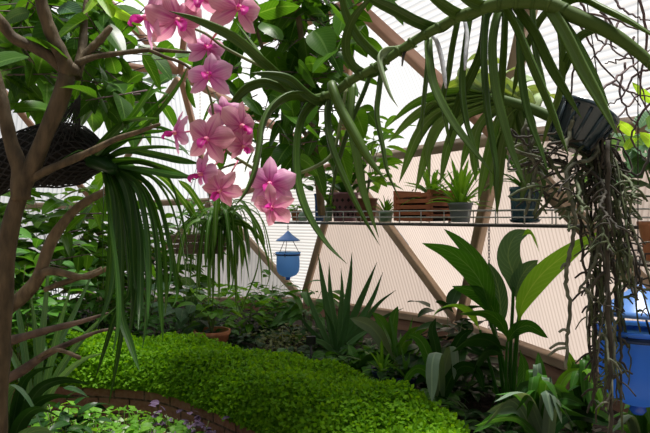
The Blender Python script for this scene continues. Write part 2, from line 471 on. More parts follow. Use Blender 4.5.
M['plastic_navy'] = solid_mat('navy_plastic', (.010, .016, .06), (.02, .03, .10), .35, 20, bump=0)
M['plastic_skyblue'] = solid_mat('sky_blue_plastic', (.10, .32, .60), (.14, .40, .68), .4, 20, bump=0)
# ------------------------------------------------------------------ the setting: dome glazing, struts, pony wall, ground
ND = dict(
    H=P(180, 75, 5.3), H2=P(-40, 38, 4.7), Mn=P(96, 205, 6.0), U1=P(213, 201, 6.0), U2=P(342, 163, 4.9), U3=P(500, 138, 3.1),
    W=P(352, 2, 3.7), W2=P(560, -130, 2.3), X=P(900, 100, 1.7), V0=P(110, 300, 6.4), V1=P(303, 300, 5.5), V2=P(460, 324, 4.25),
    V3=P(800, 452, 1.95), Ln=P(-190, 210, 4.6), VL=P(-240, 335, 5.0), T=P(205, -150, 3.9), T0=P(-60, -170, 3.6), T2=P(420, -420, 2.2), X3=P(1300, 500, 1.2))
DC = V((-0.9, 1.8, 0.8))       # rough centre of the dome

def panel(i, a, b, c, mat, rib='v', shift=0.0):
    a, b, c = ND[a], ND[b], ND[c]
    n = (b - a).cross(c - a).normalized()
    if n.dot(a - DC) < 0: n = -n
    hv = V((0, 0, 1)).cross(n).normalized()          # level direction in the plane
    vv = n.cross(hv).normalized()
    if rib == 'h': hv, vv = vv, -hv
    elif rib != 'v':                                  # slanted ribs, degrees
        an = math.radians(rib); hv, vv = hv * math.cos(an) + vv * math.sin(an), vv * math.cos(an) - hv * math.sin(an)
    ctr = (a + b + c) / 3
    m = MB()
    for p in (a, b, c):
        q = p + n * 0.05
        m.v.append(tuple(q)); m.uv.append(((q - ctr).dot(hv), (q - ctr).dot(vv)))
    m.f.append((0, 1, 2))
    o = m.build('window_%d' % i, M[mat], flat=True)
    o['kind'] = 'structure'
    return o

PANELS = [('H2', 'H', 'Mn', 'poly_grey', 12), ('Mn', 'H', 'U1', 'poly_grey', 'v'), ('H', 'U1', 'U2', 'poly_fine', 'h'),
          ('H', 'W', 'U2', 'poly_white', 'v'), ('W', 'U2', 'U3', 'poly_white', 'v'), ('U1', 'V1', 'U2', 'poly_fine', 'h'),
          ('U2', 'V1', 'V2', 'poly_ground_tint', -14), ('U2', 'V2', 'U3', 'poly_ground_tint', -8), ('U3', 'V2', 'V3', 'poly_ground_tint', 'v'),
          ('U3', 'V3', 'X', 'poly_ground_tint', 10), ('W', 'W2', 'U3', 'poly_white', 'h'), ('W2', 'U3', 'X', 'poly_white', 'h'),
          ('H', 'W', 'T', 'poly_white', 'v'), ('H2', 'H', 'T0', 'poly_grey', 'v'), ('T0', 'T', 'H', 'poly_white', 'v'), ('W', 'T', 'T2', 'poly_white', 'h'),
          ('W', 'W2', 'T2', 'poly_white', 'h'), ('Mn', 'V0', 'U1', 'poly_grey', 'v'), ('V0', 'V1', 'U1', 'poly_grey', 'v'),
          ('Ln', 'H2', 'Mn', 'poly_grey', 'v'), ('Ln', 'Mn', 'V0', 'poly_grey', 'v'), ('Ln', 'VL', 'V0', 'poly_grey', 'v'), ('X', 'V3', 'X3', 'poly_ground_tint', 'v')]
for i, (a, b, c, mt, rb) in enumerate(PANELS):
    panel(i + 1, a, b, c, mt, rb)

def strut(i, a, b, mat='timber', w=.05, h=.085):
    a, b = ND[a], ND[b]
    mid = (a + b) / 2
    m = MB()
    Z = (b - a); L = Z.length; Z.normalize()
    up = (DC - mid).normalized()
    X = Z.cross(up).normalized(); Y = Z.cross(X)
    m.beam(a + Z * .04, b - Z * .04, w, h, up)
    # grain uv: u across, v along
    m.uv = [((V(p) - mid).dot(X) + (V(p) - mid).dot(Y) * .7, (V(p) - mid).dot(Z)) for p in m.v]
    o = m.build('trim_%d' % i, M[mat], flat=True)
    o['kind'] = 'structure'

STRUTS = [('H', 'H2', 0), ('H', 'Mn', 1), ('H2', 'Mn', 0), ('H', 'U1', 0), ('U1', 'Mn', 1), ('U1', 'U2', 0), ('U2', 'U3', 1), ('U1', 'V1', 1), ('U2', 'V1', 1),
          ('U2', 'V2', 1), ('U3', 'V2', 1), ('U3', 'V3', 1), ('U3', 'X', 1), ('W', 'U3', 0), ('W', 'U2', 0), ('H', 'U2', 0), ('H', 'W', 0), ('H', 'T', 0), ('W', 'T', 0), ('W2', 'U3', 1), ('W', 'W2', 0),
          ('W2', 'X', 0), ('V1', 'V2', 1), ('V2', 'V3', 1), ('V0', 'V1', 1), ('V0', 'U1', 1), ('V0', 'Mn', 1), ('H2', 'T0', 0), ('H', 'T0', 0), ('T0', 'T', 0), ('T', 'T2', 0), ('W', 'T2', 0), ('W2', 'T2', 0), ('H2', 'Ln', 0), ('Ln', 'Mn', 1), ('Ln', 'V0', 1), ('Ln', 'VL', 1), ('V0', 'VL', 1), ('X', 'V3', 1), ('V3', 'X3', 1)]
for i, (a, b, old) in enumerate(STRUTS):
    strut(i + 1, a, b, 'timber_old' if old else 'timber', w=.055 if old else .05)
# sill board just under the knee rail, then planks down to the ground
def plankwall(name, a, b):
    a, b = ND[a], ND[b]
    d = (b - a); d.z = 0; L = d.length; d.normalize()
    inn = V((d.y, -d.x, 0))
    if inn.dot(DC - a) < 0: inn = -inn
    m = MB(); uv = []
    z0, z1 = a.z, b.z
    for k in range(6):
        off = .045 + .13 * k + .0
        pa, pb = V((a.x, a.y, z0 - off - .05)), V((b.x, b.y, z1 - off - .05))
        Z = (pb - pa); LL = Z.length; Z.normalize()
        Y = inn; X = Z.cross(Y).normalized()
        c = (pa + pb) / 2 + inn * (.012 if k % 2 else 0.0)
        n0 = len(m.v)
        m.box(c, .122, .03, LL + .05, X, Y, Z, bev=.004)
        m.uv[n0:] = [((V(p) - c).dot(X) + k * .37, (V(p) - c).dot(Z)) for p in m.v[n0:]]
    o = m.build(name, M['plank'], flat=True)
    o['kind'] = 'structure'
plankwall('baseboard_back', 'V1', 'V2'); plankwall('baseboard_right', 'V2', 'V3'); plankwall('baseboard_far', 'V0', 'V1')
plankwall('baseboard_left', 'VL', 'V0'); plankwall('baseboard_near', 'V3', 'X3')

# ground
m = MB(); m.grid([[V((x, y, 0)) for x in np.linspace(-30, 30, 13)] for y in np.linspace(-30, 30, 13)])
g = m.build('ground', M['gravel']); g['kind'] = 'structure'

# the raised bed : a curving brick edge and the soil behind it
FRONT = [(-60, 384, 3.25), (60, 383, 3.2), (150, 381, 3.1), (200, 397, 2.85), (240, 414, 2.62), (285, 436, 2.38), (330, 470, 2.1), (400, 560, 1.6), (470, 740, 1.15)]
BEDZ = 0.60
def plan(px, d): return V(((px - 325) / F * d, d, 0))
front = smooth([plan(p, d) for p, y, d in FRONT], 60)
m = MB()
rows, uvs = [], []
acc = 0
inn = []
for i, p in enumerate(front):
    t = (front[min(i + 1, 59)] - front[max(i - 1, 0)]).normalized()
    n = V((t.y, -t.x, 0))
    if n.y > 0: n = -n
    inn.append(-n)
    if i: acc += (p - front[i - 1]).length
    prof = [(0, .0), (0, BEDZ - .012), (-.01, BEDZ), (-.10, BEDZ), (-.11, BEDZ - .02), (-.11, 0)]
    rows.append([p + n * a + V((0, 0, z)) for a, z in prof]); uvs.append([(acc, z if k < 3 else BEDZ + .02 - a) for k, (a, z) in enumerate(prof)])
m.grid(rows, uvs=uvs)
pw = m.build('planter_wall', M['brick'])
tag(pw, 'curved low red brick wall holding up the planting bed under the green ground cover', 'brick wall')
for p in pw.data.polygons: p.use_smooth = False
# soil fills from the wall back to the plank wall
m = MB()
back = smooth([ND['VL'] * 1.0, ND['V0'], ND['V1'], ND['V2'], ND['V3'], ND['X3']], 60)
rs = np.random.RandomState(5)
rows = []
for i in range(60):
    a = front[i] + inn[i] * .1; b = back[i]
    rows.append([V((a.x + (b.x - a.x) * k / 14, a.y + (b.y - a.y) * k / 14, BEDZ - .03 + (rs.rand() * .03 if 0 < k < 14 else 0))) for k in range(15)])
m.grid(rows)
s = m.build('floor', M['soil']); s['kind'] = 'structure'
# lower bed in front of the wall
m = MB(); rows = []
for i in range(46):
    a = front[i] - inn[i] * .0
    rows.append([V((a.x * (1 - .0 * k), a.y - (a.y - 1.1) * k / 10, .28 + rs.rand() * .03)) for k in range(11)])
m.grid(rows)
s = m.build('floor_front', M['soil']); s['kind'] = 'structure'

# unseen plank walls behind and beside the viewpoint, added to cut frontal sky light
for nm, a, b in (('shade_wall_left', V((-5.2, 4.2, 0)), V((-3.6, -1.6, 0))), ('shade_wall_rear', V((-3.6, -1.6, 0)), V((2.6, -1.6, 0))), ('shade_wall_right', V((2.6, -1.6, 0)), V((3.0, 1.0, 0)))):
    m = MB(); Z = (b - a); LL = Z.length; Z.normalize(); Y = V((0, 0, 1)); X = Z.cross(Y).normalized()
    for k in range(14):
        c = (a + b) / 2 + V((0, 0, .1 + k * .2)); n0 = len(m.v)
        m.box(c, .05, .196, LL, X, Y, Z, bev=.004)
        m.uv[n0:] = [((V(p) - c).dot(Y) + k * .37, (V(p) - c).dot(Z)) for p in m.v[n0:]]
    o = m.build(nm, M['slat_grey'], flat=True); o['kind'] = 'structure'
# ------------------------------------------------------------------ camera, sky, sun
cam_d = bpy.data.cameras.new('camera'); cam = bpy.data.objects.new('camera', cam_d); COL.objects.link(cam)
cam.location = (0, 0, CAMZ); cam.rotation_euler = (PI / 2, 0, 0)
cam_d.sensor_width = 36; cam_d.lens = F * 36 / 650; cam_d.clip_start = .05
SC.camera = cam
w = bpy.data.worlds.new('overcast_sky'); SC.world = w; w.use_nodes = True
N, L = w.node_tree.nodes, w.node_tree.links
N.clear()
out = N.new('ShaderNodeOutputWorld'); bg = N.new('ShaderNodeBackground')
tc = N.new('ShaderNodeTexCoord'); sp = N.new('ShaderNodeSeparateXYZ'); L.new(tc.outputs['Generated'], sp.inputs[0])
mr = maprange(N, L, sp.outputs[2], -.05, .85)
L.new(mixc(N, L, mr, (.50, .52, .55), (1.0, 1.0, 1.02)), bg.inputs[0])
bg.inputs[1].default_value = .62
L.new(bg.outputs[0], out.inputs[0])
sd = bpy.data.lights.new('sun', 'SUN'); sd.energy = 7.5; sd.angle = math.radians(14); sd.color = (1, .96, .90)
so = bpy.data.objects.new('sun', sd); COL.objects.link(so); so.rotation_euler = Euler((math.radians(-4), math.radians(9), 0))
SC.view_settings.view_transform = 'Standard'; SC.view_settings.look = 'None'
SC.view_settings.exposure = 0.0; SC.view_settings.gamma = 1.0
# ------------------------------------------------------------------ the big foreground orchid
R = random.Random(11)
TOCAM = lambda p: (V((0, 0, CAMZ)) - p).normalized()

def faceref(p, yaw=0.0, pitch=0.0):
    """a direction near the viewer's side of p, turned by yaw / pitch degrees"""
    v = TOCAM(p)
    v = Matrix.Rotation(math.radians(yaw), 3, 'Z') @ v
    return Matrix.Rotation(math.radians(pitch), 3, 'X') @ v

def wpx(w, d): return w / F * d

orch = thing('climbing_orchid', 'big orchid with thick dangling green strap leaves and sprays of pink flowers, across the top', 'orchid', P(520, 2, 1.3))
stem_pts = path([(297, 97), (317, 98), (334, 93), (350, 81), (374, 68), (396, 53), (419, 38), (438, 28), (460, 16), (482, 9), (500, 3), (544, 3), (572, 15), (600, 27), (626, 43), (655, 68), (700, 120)], 1.30, 1.05)
st = smooth(stem_pts, 60)
m = MB(); m.tube(st, [.007, .0095, .0095, .009, .009, .0095, .0105, .012, .013, .014, .014, .013, .011, .009, .008, .008], 10)
for i in range(2, 58, 2):   # leaf-base rings
    m.tube([st[i], st[i].lerp(st[i + 1], .45)], [.0145 if 28 < i < 40 else .0115 if i < 40 else .0098] * 2, 10)
m.build('stem', M['vanda_stem'], orch)
m = MB(); m.tube(smooth([st[-2], st[-1]] + path([(738, 220), (752, 360), (758, 560), (760, 930)], 1.06, 1.1), 40), [.008, .008, .009, .010, .010], 10); m.build('lower_stem', M['bark_dark'], orch)

# (path, width px, depth start, depth end, profile, yaw, mat)
LV = [
 ([(297, 96), (276, 74), (259, 59), (234, 38), (199, 21), (169, 11)], 11, 1.30, 1.12, 20, 'v'),
 ([(290, 92), (269, 66), (248, 38), (236, 22)], 8, 1.30, 1.36, 60, 'v'),
 ([(330, 97), (317, 101), (303, 92), (289, 80), (269, 75), (250, 73)], 11, 1.29, 1.20, 10, 'v'),
 ([(306, 99), (289, 92), (275, 86), (262, 83), (246, 89), (233, 103), (228, 118)], 10, 1.30, 1.24, 30, 'v'),
 ([(312, 98), (300, 95), (286, 97), (272, 108), (263, 126), (260, 148), (255, 172), (246, 192), (234, 207)], 14, 1.28, 1.10, -10, 'v'),
 ([(316, 100), (304, 113), (298, 132), (296, 158), (299, 188), (309, 216), (327, 244), (347, 264)], 11, 1.28, 1.16, 20, 'v'),
 ([(455, 18), (439, 28), (419, 23), (394, 10), (373, 0), (350, -14)], 12, 1.24, 1.12, 20, 'v'),
 ([(482, 10), (467, 16), (453, 12), (436, 0), (418, -14)], 12, 1.22, 1.10, 20, 'v'),
 ([(508, 4), (498, 7), (481, 6), (466, -1), (448, -14)], 12, 1.20, 1.10, 20, 'v'),
 ([(386, 66), (370, 74), (356, 69), (347, 56), (346, 38), (354, 17), (368, 0), (378, -14)], 10, 1.26, 1.18, 30, 'v'),
 ([(384, 62), (372, 52), (357, 36), (347, 17), (342, -2), (341, -16)], 10, 1.27, 1.24, 40, 'v'),
 ([(416, 43), (398, 50), (385, 52), (380, 60), (386, 82), (392, 97), (399, 108)], 10, 1.25, 1.16, -5, 'p'),
 ([(336, 92), (331, 82), (333, 90), (341, 110), (352, 130), (365, 153), (377, 170), (387, 181)], 11, 1.27, 1.15, -5, 'v'),
 ([(335, 94), (328, 106), (328, 126), (332, 146), (345, 179), (362, 214), (380, 246)], 11, 1.29, 1.17, 25, 'v'),
 ([(352, 82), (351, 100), (349, 121), (355, 148), (361, 182), (369, 210), (379, 238)], 10, 1.28, 1.18, 30, 'v'),
 ([(372, 70), (364, 92), (352, 120), (342, 150), (335, 176), (331, 208)], 8, 1.29, 1.26, 60, 'v'),
 ([(382, 66), (379, 90), (377, 114), (383, 146), (388, 172), (401, 202)], 9, 1.27, 1.2, 30, 'v'),
 ([(428, 35), (429, 58), (434, 86), (450, 118), (472, 148), (493, 174)], 10, 1.25, 1.13, 15, 'v'),
 ([(430, 36), (427, 73), (424, 104), (421, 143)], 9, 1.25, 1.24, 55, 'v'),
 ([(458, 18), (452, 48), (448, 75), (443, 98), (447, 128), (451, 152)], 9, 1.24, 1.24, 40, 'v'),
 ([(486, 10), (481, 50), (470, 78), (458, 104), (447, 146)], 10, 1.23, 1.25, 40, 'v'),
 ([(496, 6), (487, 14), (484, 52), (487, 104), (494, 150), (497, 172), (496, 215)], 11, 1.22, 1.14, 25, 'v'),
 ([(503, 6), (497, 15), (492, 45), (495, 87), (503, 121), (512, 152), (520, 172), (527, 190)], 11, 1.21, 1.10, 20, 'v'),
 ([(500, -6), (502, 0), (517, 28), (531, 62), (549, 104), (562, 138), (569, 156)], 12.5, 1.19, 1.02, -8, 'v'),
 ([(508, -8), (513, 2), (534, 31), (551, 66), (568, 95), (582, 119)], 12, 1.19, 1.06, -15, 'v'),
 ([(536, -6), (545, 2), (563, 30), (583, 70), (602, 104), (619, 138)], 13, 1.17, 1.00, -5, 'v'),
 ([(546, -4), (553, 8), (571, 34), (592, 72), (610, 108)], 10, 1.18, 1.06, 30, 'w'),
 ([(558, 6), (578, -2), (603, 9), (631, 23), (662, 42)], 12, 1.16, 1.02, 35, 'v'),
 ([(549, 8), (536, 26), (521, 60), (512, 98)], 9, 1.2, 1.24, 45, 'v'),
 ([(600, 28), (590, 31), (577, 40), (566, 66), (557, 92)], 9, 1.15, 1.2, 40, 'v'),
 ([(505, 8), (504, 40), (501, 94), (503, 128)], 9, 1.22, 1.24, 50, 'v'),
 ([(532, 6), (535, 48), (544, 86), (550, 118)], 9, 1.2, 1.2, 50, 'v'),
 ([(470, 14), (466, 40), (462, 80), (466, 120), (475, 150), (481, 178)], 9, 1.25, 1.2, 40, 'v'),
 ([(520, 4), (520, 60), (527, 110), (541, 150), (549, 176)], 10, 1.21, 1.16, 35, 'v'),
 ([(556, 6), (562, 50), (560, 90), (548, 124), (541, 152)], 9, 1.18, 1.2, 40, 'v'),
]
mats = dict(v='vanda', p='vanda_pale', w='vanda_light')
for pts, w, d0, d1, yaw, mt in LV:
    q = smooth(path(pts, d0, d1), 26)
    m = MB(); m.strap(q, wpx(w * .96, (d0 + d1) / 2), p_vanda, faceref(q[0], yaw + R.uniform(-8, 8), R.uniform(-10, 25)), thick=.40, twist=math.radians(R.uniform(-25, 25)))
    m.build('leaf', M[mats[mt]], orch)
for pts, r in (([(429, 33), (436, 40), (442, 60), (446, 88)], .0052), ([(464, 17), (467, 35), (466, 52), (465, 70)], .0046), ([(419, 40), (410, 46), (404, 54), (402, 66)], .003)):
    m = MB(); m.tube(smooth(path(pts, 1.24, 1.2), 14), [r * .8, r, r, r, r * .5], 8)
    m.build('aerial_root', M['aerial' if r > .004 else 'root_dark'], orch)
# flower stalks
stalkA = smooth(path([(346, 88), (340, 125), (332, 154), (313, 168), (289, 175), (264, 173), (243, 162), (226, 150), (216, 128), (211, 100), (204, 80)], 1.30, 1.2), 50)
stalkB = smooth(path([(296, 96), (275, 74), (244, 58), (222, 46), (206, 34), (186, 26), (160, 18), (146, 10)], 1.31, 1.22), 36)
for s_, r in ((stalkA, .0042), (stalkB, .0036)):
    m = MB(); m.tube(s_, [r, r, r * .8, r * .55], 8); m.build('flower_stalk', M['spike'], orch)
m = MB(); m.tube(smooth(path([(243, 162), (222, 168), (206, 178)], 1.24, 1.22), 10), .0024, 7)
m.tube(smooth(path([(213, 168), (222, 178), (232, 186)], 1.24, 1.23), 10), .0022, 7)
m.build('flower_stalk', M['spike'], orch)

def p_petal(t):  return (math.sin(PI * min(1, max(0, t * .93 + .05)) ** 1.25)) ** .55 if 0 <= t < 1 else 0.05
def p_sepal(t):  return (math.sin(PI * min(1, max(0, t * .93 + .06)) ** 1.1)) ** .7 if 0 <= t < 1 else 0.05

def flower(px, py, d, size, facing, roll, rose=False, openf=1.0, stalk=None):
    """facing: direction the flower looks, roll: turn of the dorsal sepal from up, degrees"""
    c = P(px, py, d); S = wpx(size, d)
    n = V(facing).normalized()
    x = V((0, 0, 1)).cross(n)
    if x.length < .05: x = V((1, 0, 0))
    x.normalize(); y = n.cross(x)
    rm = Matrix.Rotation(math.radians(roll), 3, n); x = rm @ x; y = rm @ y
    col = MB()
    cb = smooth([c - n * S * .06, c + n * S * .05, c + n * S * .11 - y * S * .02], 8)
    col.tube(cb, [S * .05, S * .045, S * .05, S * .03], 8)
    if stalk is not None:
        j = min(stalk, key=lambda p: (p - c).length)
        col.tube(smooth([c - n * S * .05, (c + j) / 2 - n * S * .12, j], 8), [S * .02] * 3, 6)
    fl = col.build('flower', M['column'], orch)
    def pet(ang, L, W, prof, mat, name, lift, curl, cup):
        a = math.radians(ang)
        dr = x * math.sin(a) + y * math.cos(a)
        pts = []
        for k in range(9):
            t = k / 8
            pts.append(c + dr * (S * (.03 + L * t)) + n * S * (lift * t + curl * t * t))
        m = MB(); m.blade(pts, S * W, prof, n, fold=0, cols=7, cup=cup, wave=.12, rng=R, twist=R.uniform(-.35, .35))
        m.build(name, mat, fl)
    k = openf
    pm = M['petal2'] if rose else M['petal']
    j = lambda v: v + R.uniform(-11, 11)
    pet(j(0), .50, .28, p_sepal, pm, 'sepal', .04 + .25 * (1 - k), -.22, -.4)
    pet(j(132), .48, .29, p_sepal, pm, 'sepal', -.02 + .3 * (1 - k), -.16, -.4)
    pet(j(-132), .48, .29, p_sepal, pm, 'sepal', -.02 + .3 * (1 - k), -.16, -.4)
    pet(j(66), .47, .44, p_petal, pm, 'petal', .08 + .4 * (1 - k), -.26, -.42)
    pet(j(-66), .47, .44, p_petal, pm, 'petal', .08 + .4 * (1 - k), -.26, -.42)
    # lip: three lobed, pushed forward
    lp = MB()
    pts = [c - y * S * (.02 + .16 * t) + n * S * (.10 + .16 * math.sin(t * 2.2)) for t in np.linspace(0, 1, 7)]
    lp.blade(pts, S * .17, p_lance, n, fold=0, cols=5, cup=.8)
    for sg in (-1, 1):
        pts = [c + x * sg * S * (.02 + .09 * t) - y * S * (.03 + .02 * t) + n * S * (.06 + .16 * t) for t in np.linspace(0, 1, 5)]
        lp.blade(pts, S * .12, p_lance, -x * sg, fold=0, cols=3, cup=.5)
    lp.build('lip', M['lip'], fl)

cam_dir = V((0, -1, 0))
FL = [ # px, py, d, size, facing, roll, rose
 (148, 18, 1.22, 62, (-.9, -.5, .0), 8, 0, .8, 'B'),
 (177, 20, 1.20, 62, (.45, -.8, -.25), 10, 1, 1, 'B'),
 (199, -3, 1.20, 52, (.1, -.9, -.4), 0, 1, 1, 'B'),
 (238, 8, 1.20, 60, (.5, -.85, -.05), -6, 1, 1, 'B'),
 (207, 48, 1.26, 42, (.3, -.9, .2), 0, 0, 1, 'B'),
 (209, 75, 1.18, 51, (-.05, -1, .12), 4, 0, 1, 'A'),
 (176, 133, 1.22, 46, (-.85, -.5, .05), 15, 0, .9, 'A'),
 (207, 139, 1.17, 54, (-.15, -1, -.1), -12, 1, 1, 'A'),
 (241, 126, 1.20, 50, (.75, -.65, -.1), -15, 1, .9, 'A'),
 (226, 112, 1.23, 36, (.3, -.9, .2), 20, 0, .7, 'A'),
 (202, 174, 1.19, 46, (-.75, -.6, -.1), -18, 0, .85, 'A'),
 (220, 190, 1.17, 44, (-.2, -.9, -.45), -40, 1, .95, 'A'),
 (270, 184, 1.17, 54, (-.1, -1, .0), 2, 0, 1, 'A'),
 (272, 207, 1.13, 46, (-.3, -.9, -.3), 150, 1, .9, 'A'),
 (243, 146, 1.21, 34, (.5, -.7, -.4), 30, 1, .8, 'A'),
]
for px, py, d, sz, fc, rl, rs_, op, stk in FL:
    flower(px, py, d, sz, fc, rl, bool(rs_), op, stalkA if stk == 'A' else stalkB)

# ------------------------------------------------------------------ second orchid in a dark plastic basket, with hanging roots
bk_c = P(577, 130, 1.30)
bk = thing('hanging_basket', 'dark blue plastic hanging basket tilted among hanging roots, upper right', 'basket', bk_c)
ax_y = (Matrix.Rotation(math.radians(28), 3, 'Y'))
m = MB()
prof = [(.0005, -.05), (.055, -.05), (.062, -.045), (.082, .045), (.090, .048), (.091, .060), (.084, .062), (.076, .050), (.070, .02), (.0005, .015)]
rows = [[bk_c + ax_y @ V((r * math.cos(2 * PI * j / 28), r * math.sin(2 * PI * j / 28), z)) * .8 for j in range(28)] for r, z in prof]
m.grid(rows, True)
m.build('bowl', M['basket_blue'], bk)
m = MB()
for k in range(14):
    a = 2 * PI * k / 14
    m.tube([bk_c + ax_y @ V((r * math.cos(a), r * math.sin(a), z)) * .8 for r, z in ((.064, -.045), (.074, 0), (.083, .044))], .004, 6)
m.build('rib', M['basket_blue'], bk)
for k in range(3):
    a = 2 * PI * k / 3 + .5
    m = MB(); b = bk_c + ax_y @ V((.07 * math.cos(a), .07 * math.sin(a), .048)); m.tube([b, (b + bk_c + V((.0, 0, .45))) / 2, bk_c + V((0, 0, .45)), bk_c + V((0, .0, 1.2))], .0012, 5)
    m.build('hanger_wire', M['wire_dark'], bk)

B = thing('hanging_orchid', 'pale-leaved orchid arching left out of the dark hanging basket, its long roots hanging down', 'orchid', bk_c + V((0, 0, .03)))
crown = path([(556, 118), (530, 108), (505, 100), (488, 96)], 1.40, 1.52)
m = MB(); m.tube(smooth([bk_c + V((0, 0, .03))] + crown, 20), [.012, .014, .013, .010], 9); m.build('stem', M['vanda_stem'], B)
LB = [
 ([(488, 98), (464, 92), (439, 94), (412, 105), (390, 124)], 13, 'w'), ([(492, 98), (466, 100), (436, 104), (412, 118), (389, 142)], 13, 'w'),
 ([(495, 100), (470, 104), (440, 112), (418, 135), (399, 183)], 14, 'w'), ([(498, 101), (472, 108), (447, 117), (430, 142), (415, 193)], 14, 'w'),
 ([(502, 103), (484, 108), (462, 118), (449, 142), (440, 184)], 13, 'w'), ([(505, 104), (490, 112), (478, 128), (474, 150), (476, 182)], 13, 'w'),
 ([(510, 106), (499, 118), (490, 146), (478, 202)], 13, 'w'), ([(514, 106), (508, 124), (500, 160), (497, 214)], 12, 'v'),
 ([(488, 96), (472, 84), (462, 70), (470, 58), (487, 56)], 15, 'q'), ([(492, 97), (482, 84), (479, 72), (488, 62), (505, 62)], 14, 'q'),
 ([(500, 100), (495, 86), (505, 72), (522, 66)], 13, 'q'), ([(508, 101), (512, 88), (524, 78), (540, 80)], 13, 'q'), ([(512, 103), (520, 94), (535, 90), (552, 96)], 12, 'q'),
 ([(494, 100), (478, 98), (452, 98), (430, 110), (420, 128), (412, 150)], 12, 'w'), ([(506, 104), (512, 128), (522, 160), (535, 196)], 12, 'v'), ([(515, 106), (524, 130), (540, 160), (545, 190)], 12, 'v'),
 ([(500, 102), (480, 104), (458, 108), (436, 126), (428, 150), (430, 180)], 12, 'w'), ([(520, 106), (530, 124), (530, 160), (520, 205)], 12, 'v'), ([(498, 100), (486, 92), (468, 84), (452, 86), (436, 100)], 13, 'q'),
 ([(524, 106), (498, 98), (470, 96), (444, 104), (424, 124), (408, 160)], 12, 'w'), ([(528, 107), (506, 106), (486, 118), (470, 140), (460, 172)], 12, 'w'), ([(530, 107), (516, 112), (504, 128), (494, 160), (490, 196)], 12, 'w'),
 ([(520, 104), (500, 90), (482, 76), (464, 76), (452, 92)], 15, 'q'), ([(526, 104), (510, 88), (494, 80), (478, 84)], 15, 'q'), ([(530, 106), (524, 94), (510, 92), (492, 100)], 14, 'q'), ([(534, 108), (540, 96), (552, 94), (562, 104)], 13, 'q'),
]
M['vanda_q'] = leaf_mat('pale_vanda_leaf', (.33, .44, .24), (.45, .56, .35), .4, .5, rib=(.5, .6, .4), ribw=.06, nscale=10)
for pts, w, mt in LB:
    q = smooth(path(pts, 1.52, 1.62, bow=-.03), 22)
    m = MB(); m.strap(q, wpx(w, 1.57), p_vanda, faceref(q[0], R.uniform(-30, 30), 45), thick=.14, chan=.6, twist=math.radians(R.uniform(-20, 20)))
    m.build('leaf', M[dict(v='vanda', w='vanda_light', q='vanda_q')[mt]], B)
# aerial roots
def root(pts, d0, d1, r, mat, knobs=0):
    q = smooth(path(pts, d0, d1), max(12, len(pts) * 5))
    q = [p + V((R.gauss(0, .0012), R.gauss(0, .002), R.gauss(0, .0008))) for p in q]
    m = MB(); m.tube(q, [r, r * 1.1, r * .95, r * 1.05, r * .9, r * .7], 7)
    for k in range(knobs):
        i = R.randint(len(q) // 4, len(q) - 2)
        a = R.uniform(0, 2 * PI); L_ = R.uniform(.015, .05)
        e = q[i] + V((math.cos(a), math.sin(a) * .7, R.uniform(-1.2, .1))).normalized() * L_
        m.tube(smooth([q[i], (q[i] + e) / 2 + V((0, 0, .006)), e], 6), [r * .75, r * .7, r * .55], 6)
    m.build('aerial_root', M[mat], B)
root([(596, 140), (597, 152), (590, 160), (575, 164), (567, 172), (567, 186), (572, 205), (575, 222), (570, 250), (566, 280), (570, 312), (567, 340), (565, 368)], 1.26, 1.2, .0044, 'root', 5)
root([(563, 150), (568, 140), (572, 120), (574, 100)], 1.24, 1.26, .0045, 'root')
root([(540, 145), (556, 170), (572, 196), (574, 214)], 1.28, 1.24, .0042, 'root_green', 2)
root([(607, 140), (608, 200), (607, 260), (609, 320), (610, 380), (612, 440)], 1.22, 1.16, .0046, 'root_dark', 6)
root([(604, 180), (600, 230), (597, 255), (588, 275), (579, 292)], 1.24, 1.22, .0036, 'root', 4)
root([(530, 120), (536, 134), (530, 150), (536, 168), (531, 190), (526, 215)], 1.30, 1.28, .0048, 'root', 4)
root([(528, 118), (522, 140), (532, 160), (545, 178), (556, 190)], 1.30, 1.28, .0042, 'root', 3)
for k in range(36):
    x0 = R.choice([R.uniform(560, 612), R.gauss(602, 8)]); y0 = R.uniform(132, 165)
    main = R.random() < .72
    x1 = R.gauss(615, 11) if main else R.choice([R.uniform(552, 600), R.uniform(600, 640)]); y1 = R.uniform(330, 445) if main else R.uniform(190, 255)
    n = 9
    pts = []
    ph, am = R.uniform(0, 6), R.uniform(1.5, 5)
    for i in range(n):
        t = i / (n - 1); s_ = t ** .6
        pts.append((x0 + (x1 - x0) * s_ + math.sin(ph + t * 9) * am + R.gauss(0, 1.3), y0 + (y1 - y0) * t))
    d0 = R.uniform(1.26, 1.42); d1 = R.uniform(1.12, 1.34)
    root(pts, d0, d1, R.uniform(.0016, .0038), R.choice(['root', 'root_green', 'root_green', 'root_green', 'root_dark', 'root_dark']), R.randint(5, 11))
for k in range(24):   # loops tangled round the basket
    cx, cy = R.uniform(530, 620), R.uniform(135, 200)
    pts = [(cx + R.gauss(0, 18) , cy + R.gauss(0, 11)) for i in range(5)]
    root(pts, R.uniform(1.24, 1.32), R.uniform(1.24, 1.4), R.uniform(.0014, .0034), R.choice(['root', 'root_green', 'root_dark', 'root_dark']), 1)
for k in range(10):   # side roots reaching to the right and left
    y0 = R.uniform(150, 200); x1 = R.choice([R.uniform(632, 665), R.uniform(625, 660)])
    root([(R.uniform(590, 610), y0), (R.uniform(612, 622), y0 + R.uniform(5, 40)), (R.uniform(622, 634), y0 + R.uniform(40, 100)), (x1, y0 + R.uniform(70, 190))], 1.3, 1.18, R.uniform(.002, .0036), R.choice(['root', 'root_green', 'root_dark']), 4)

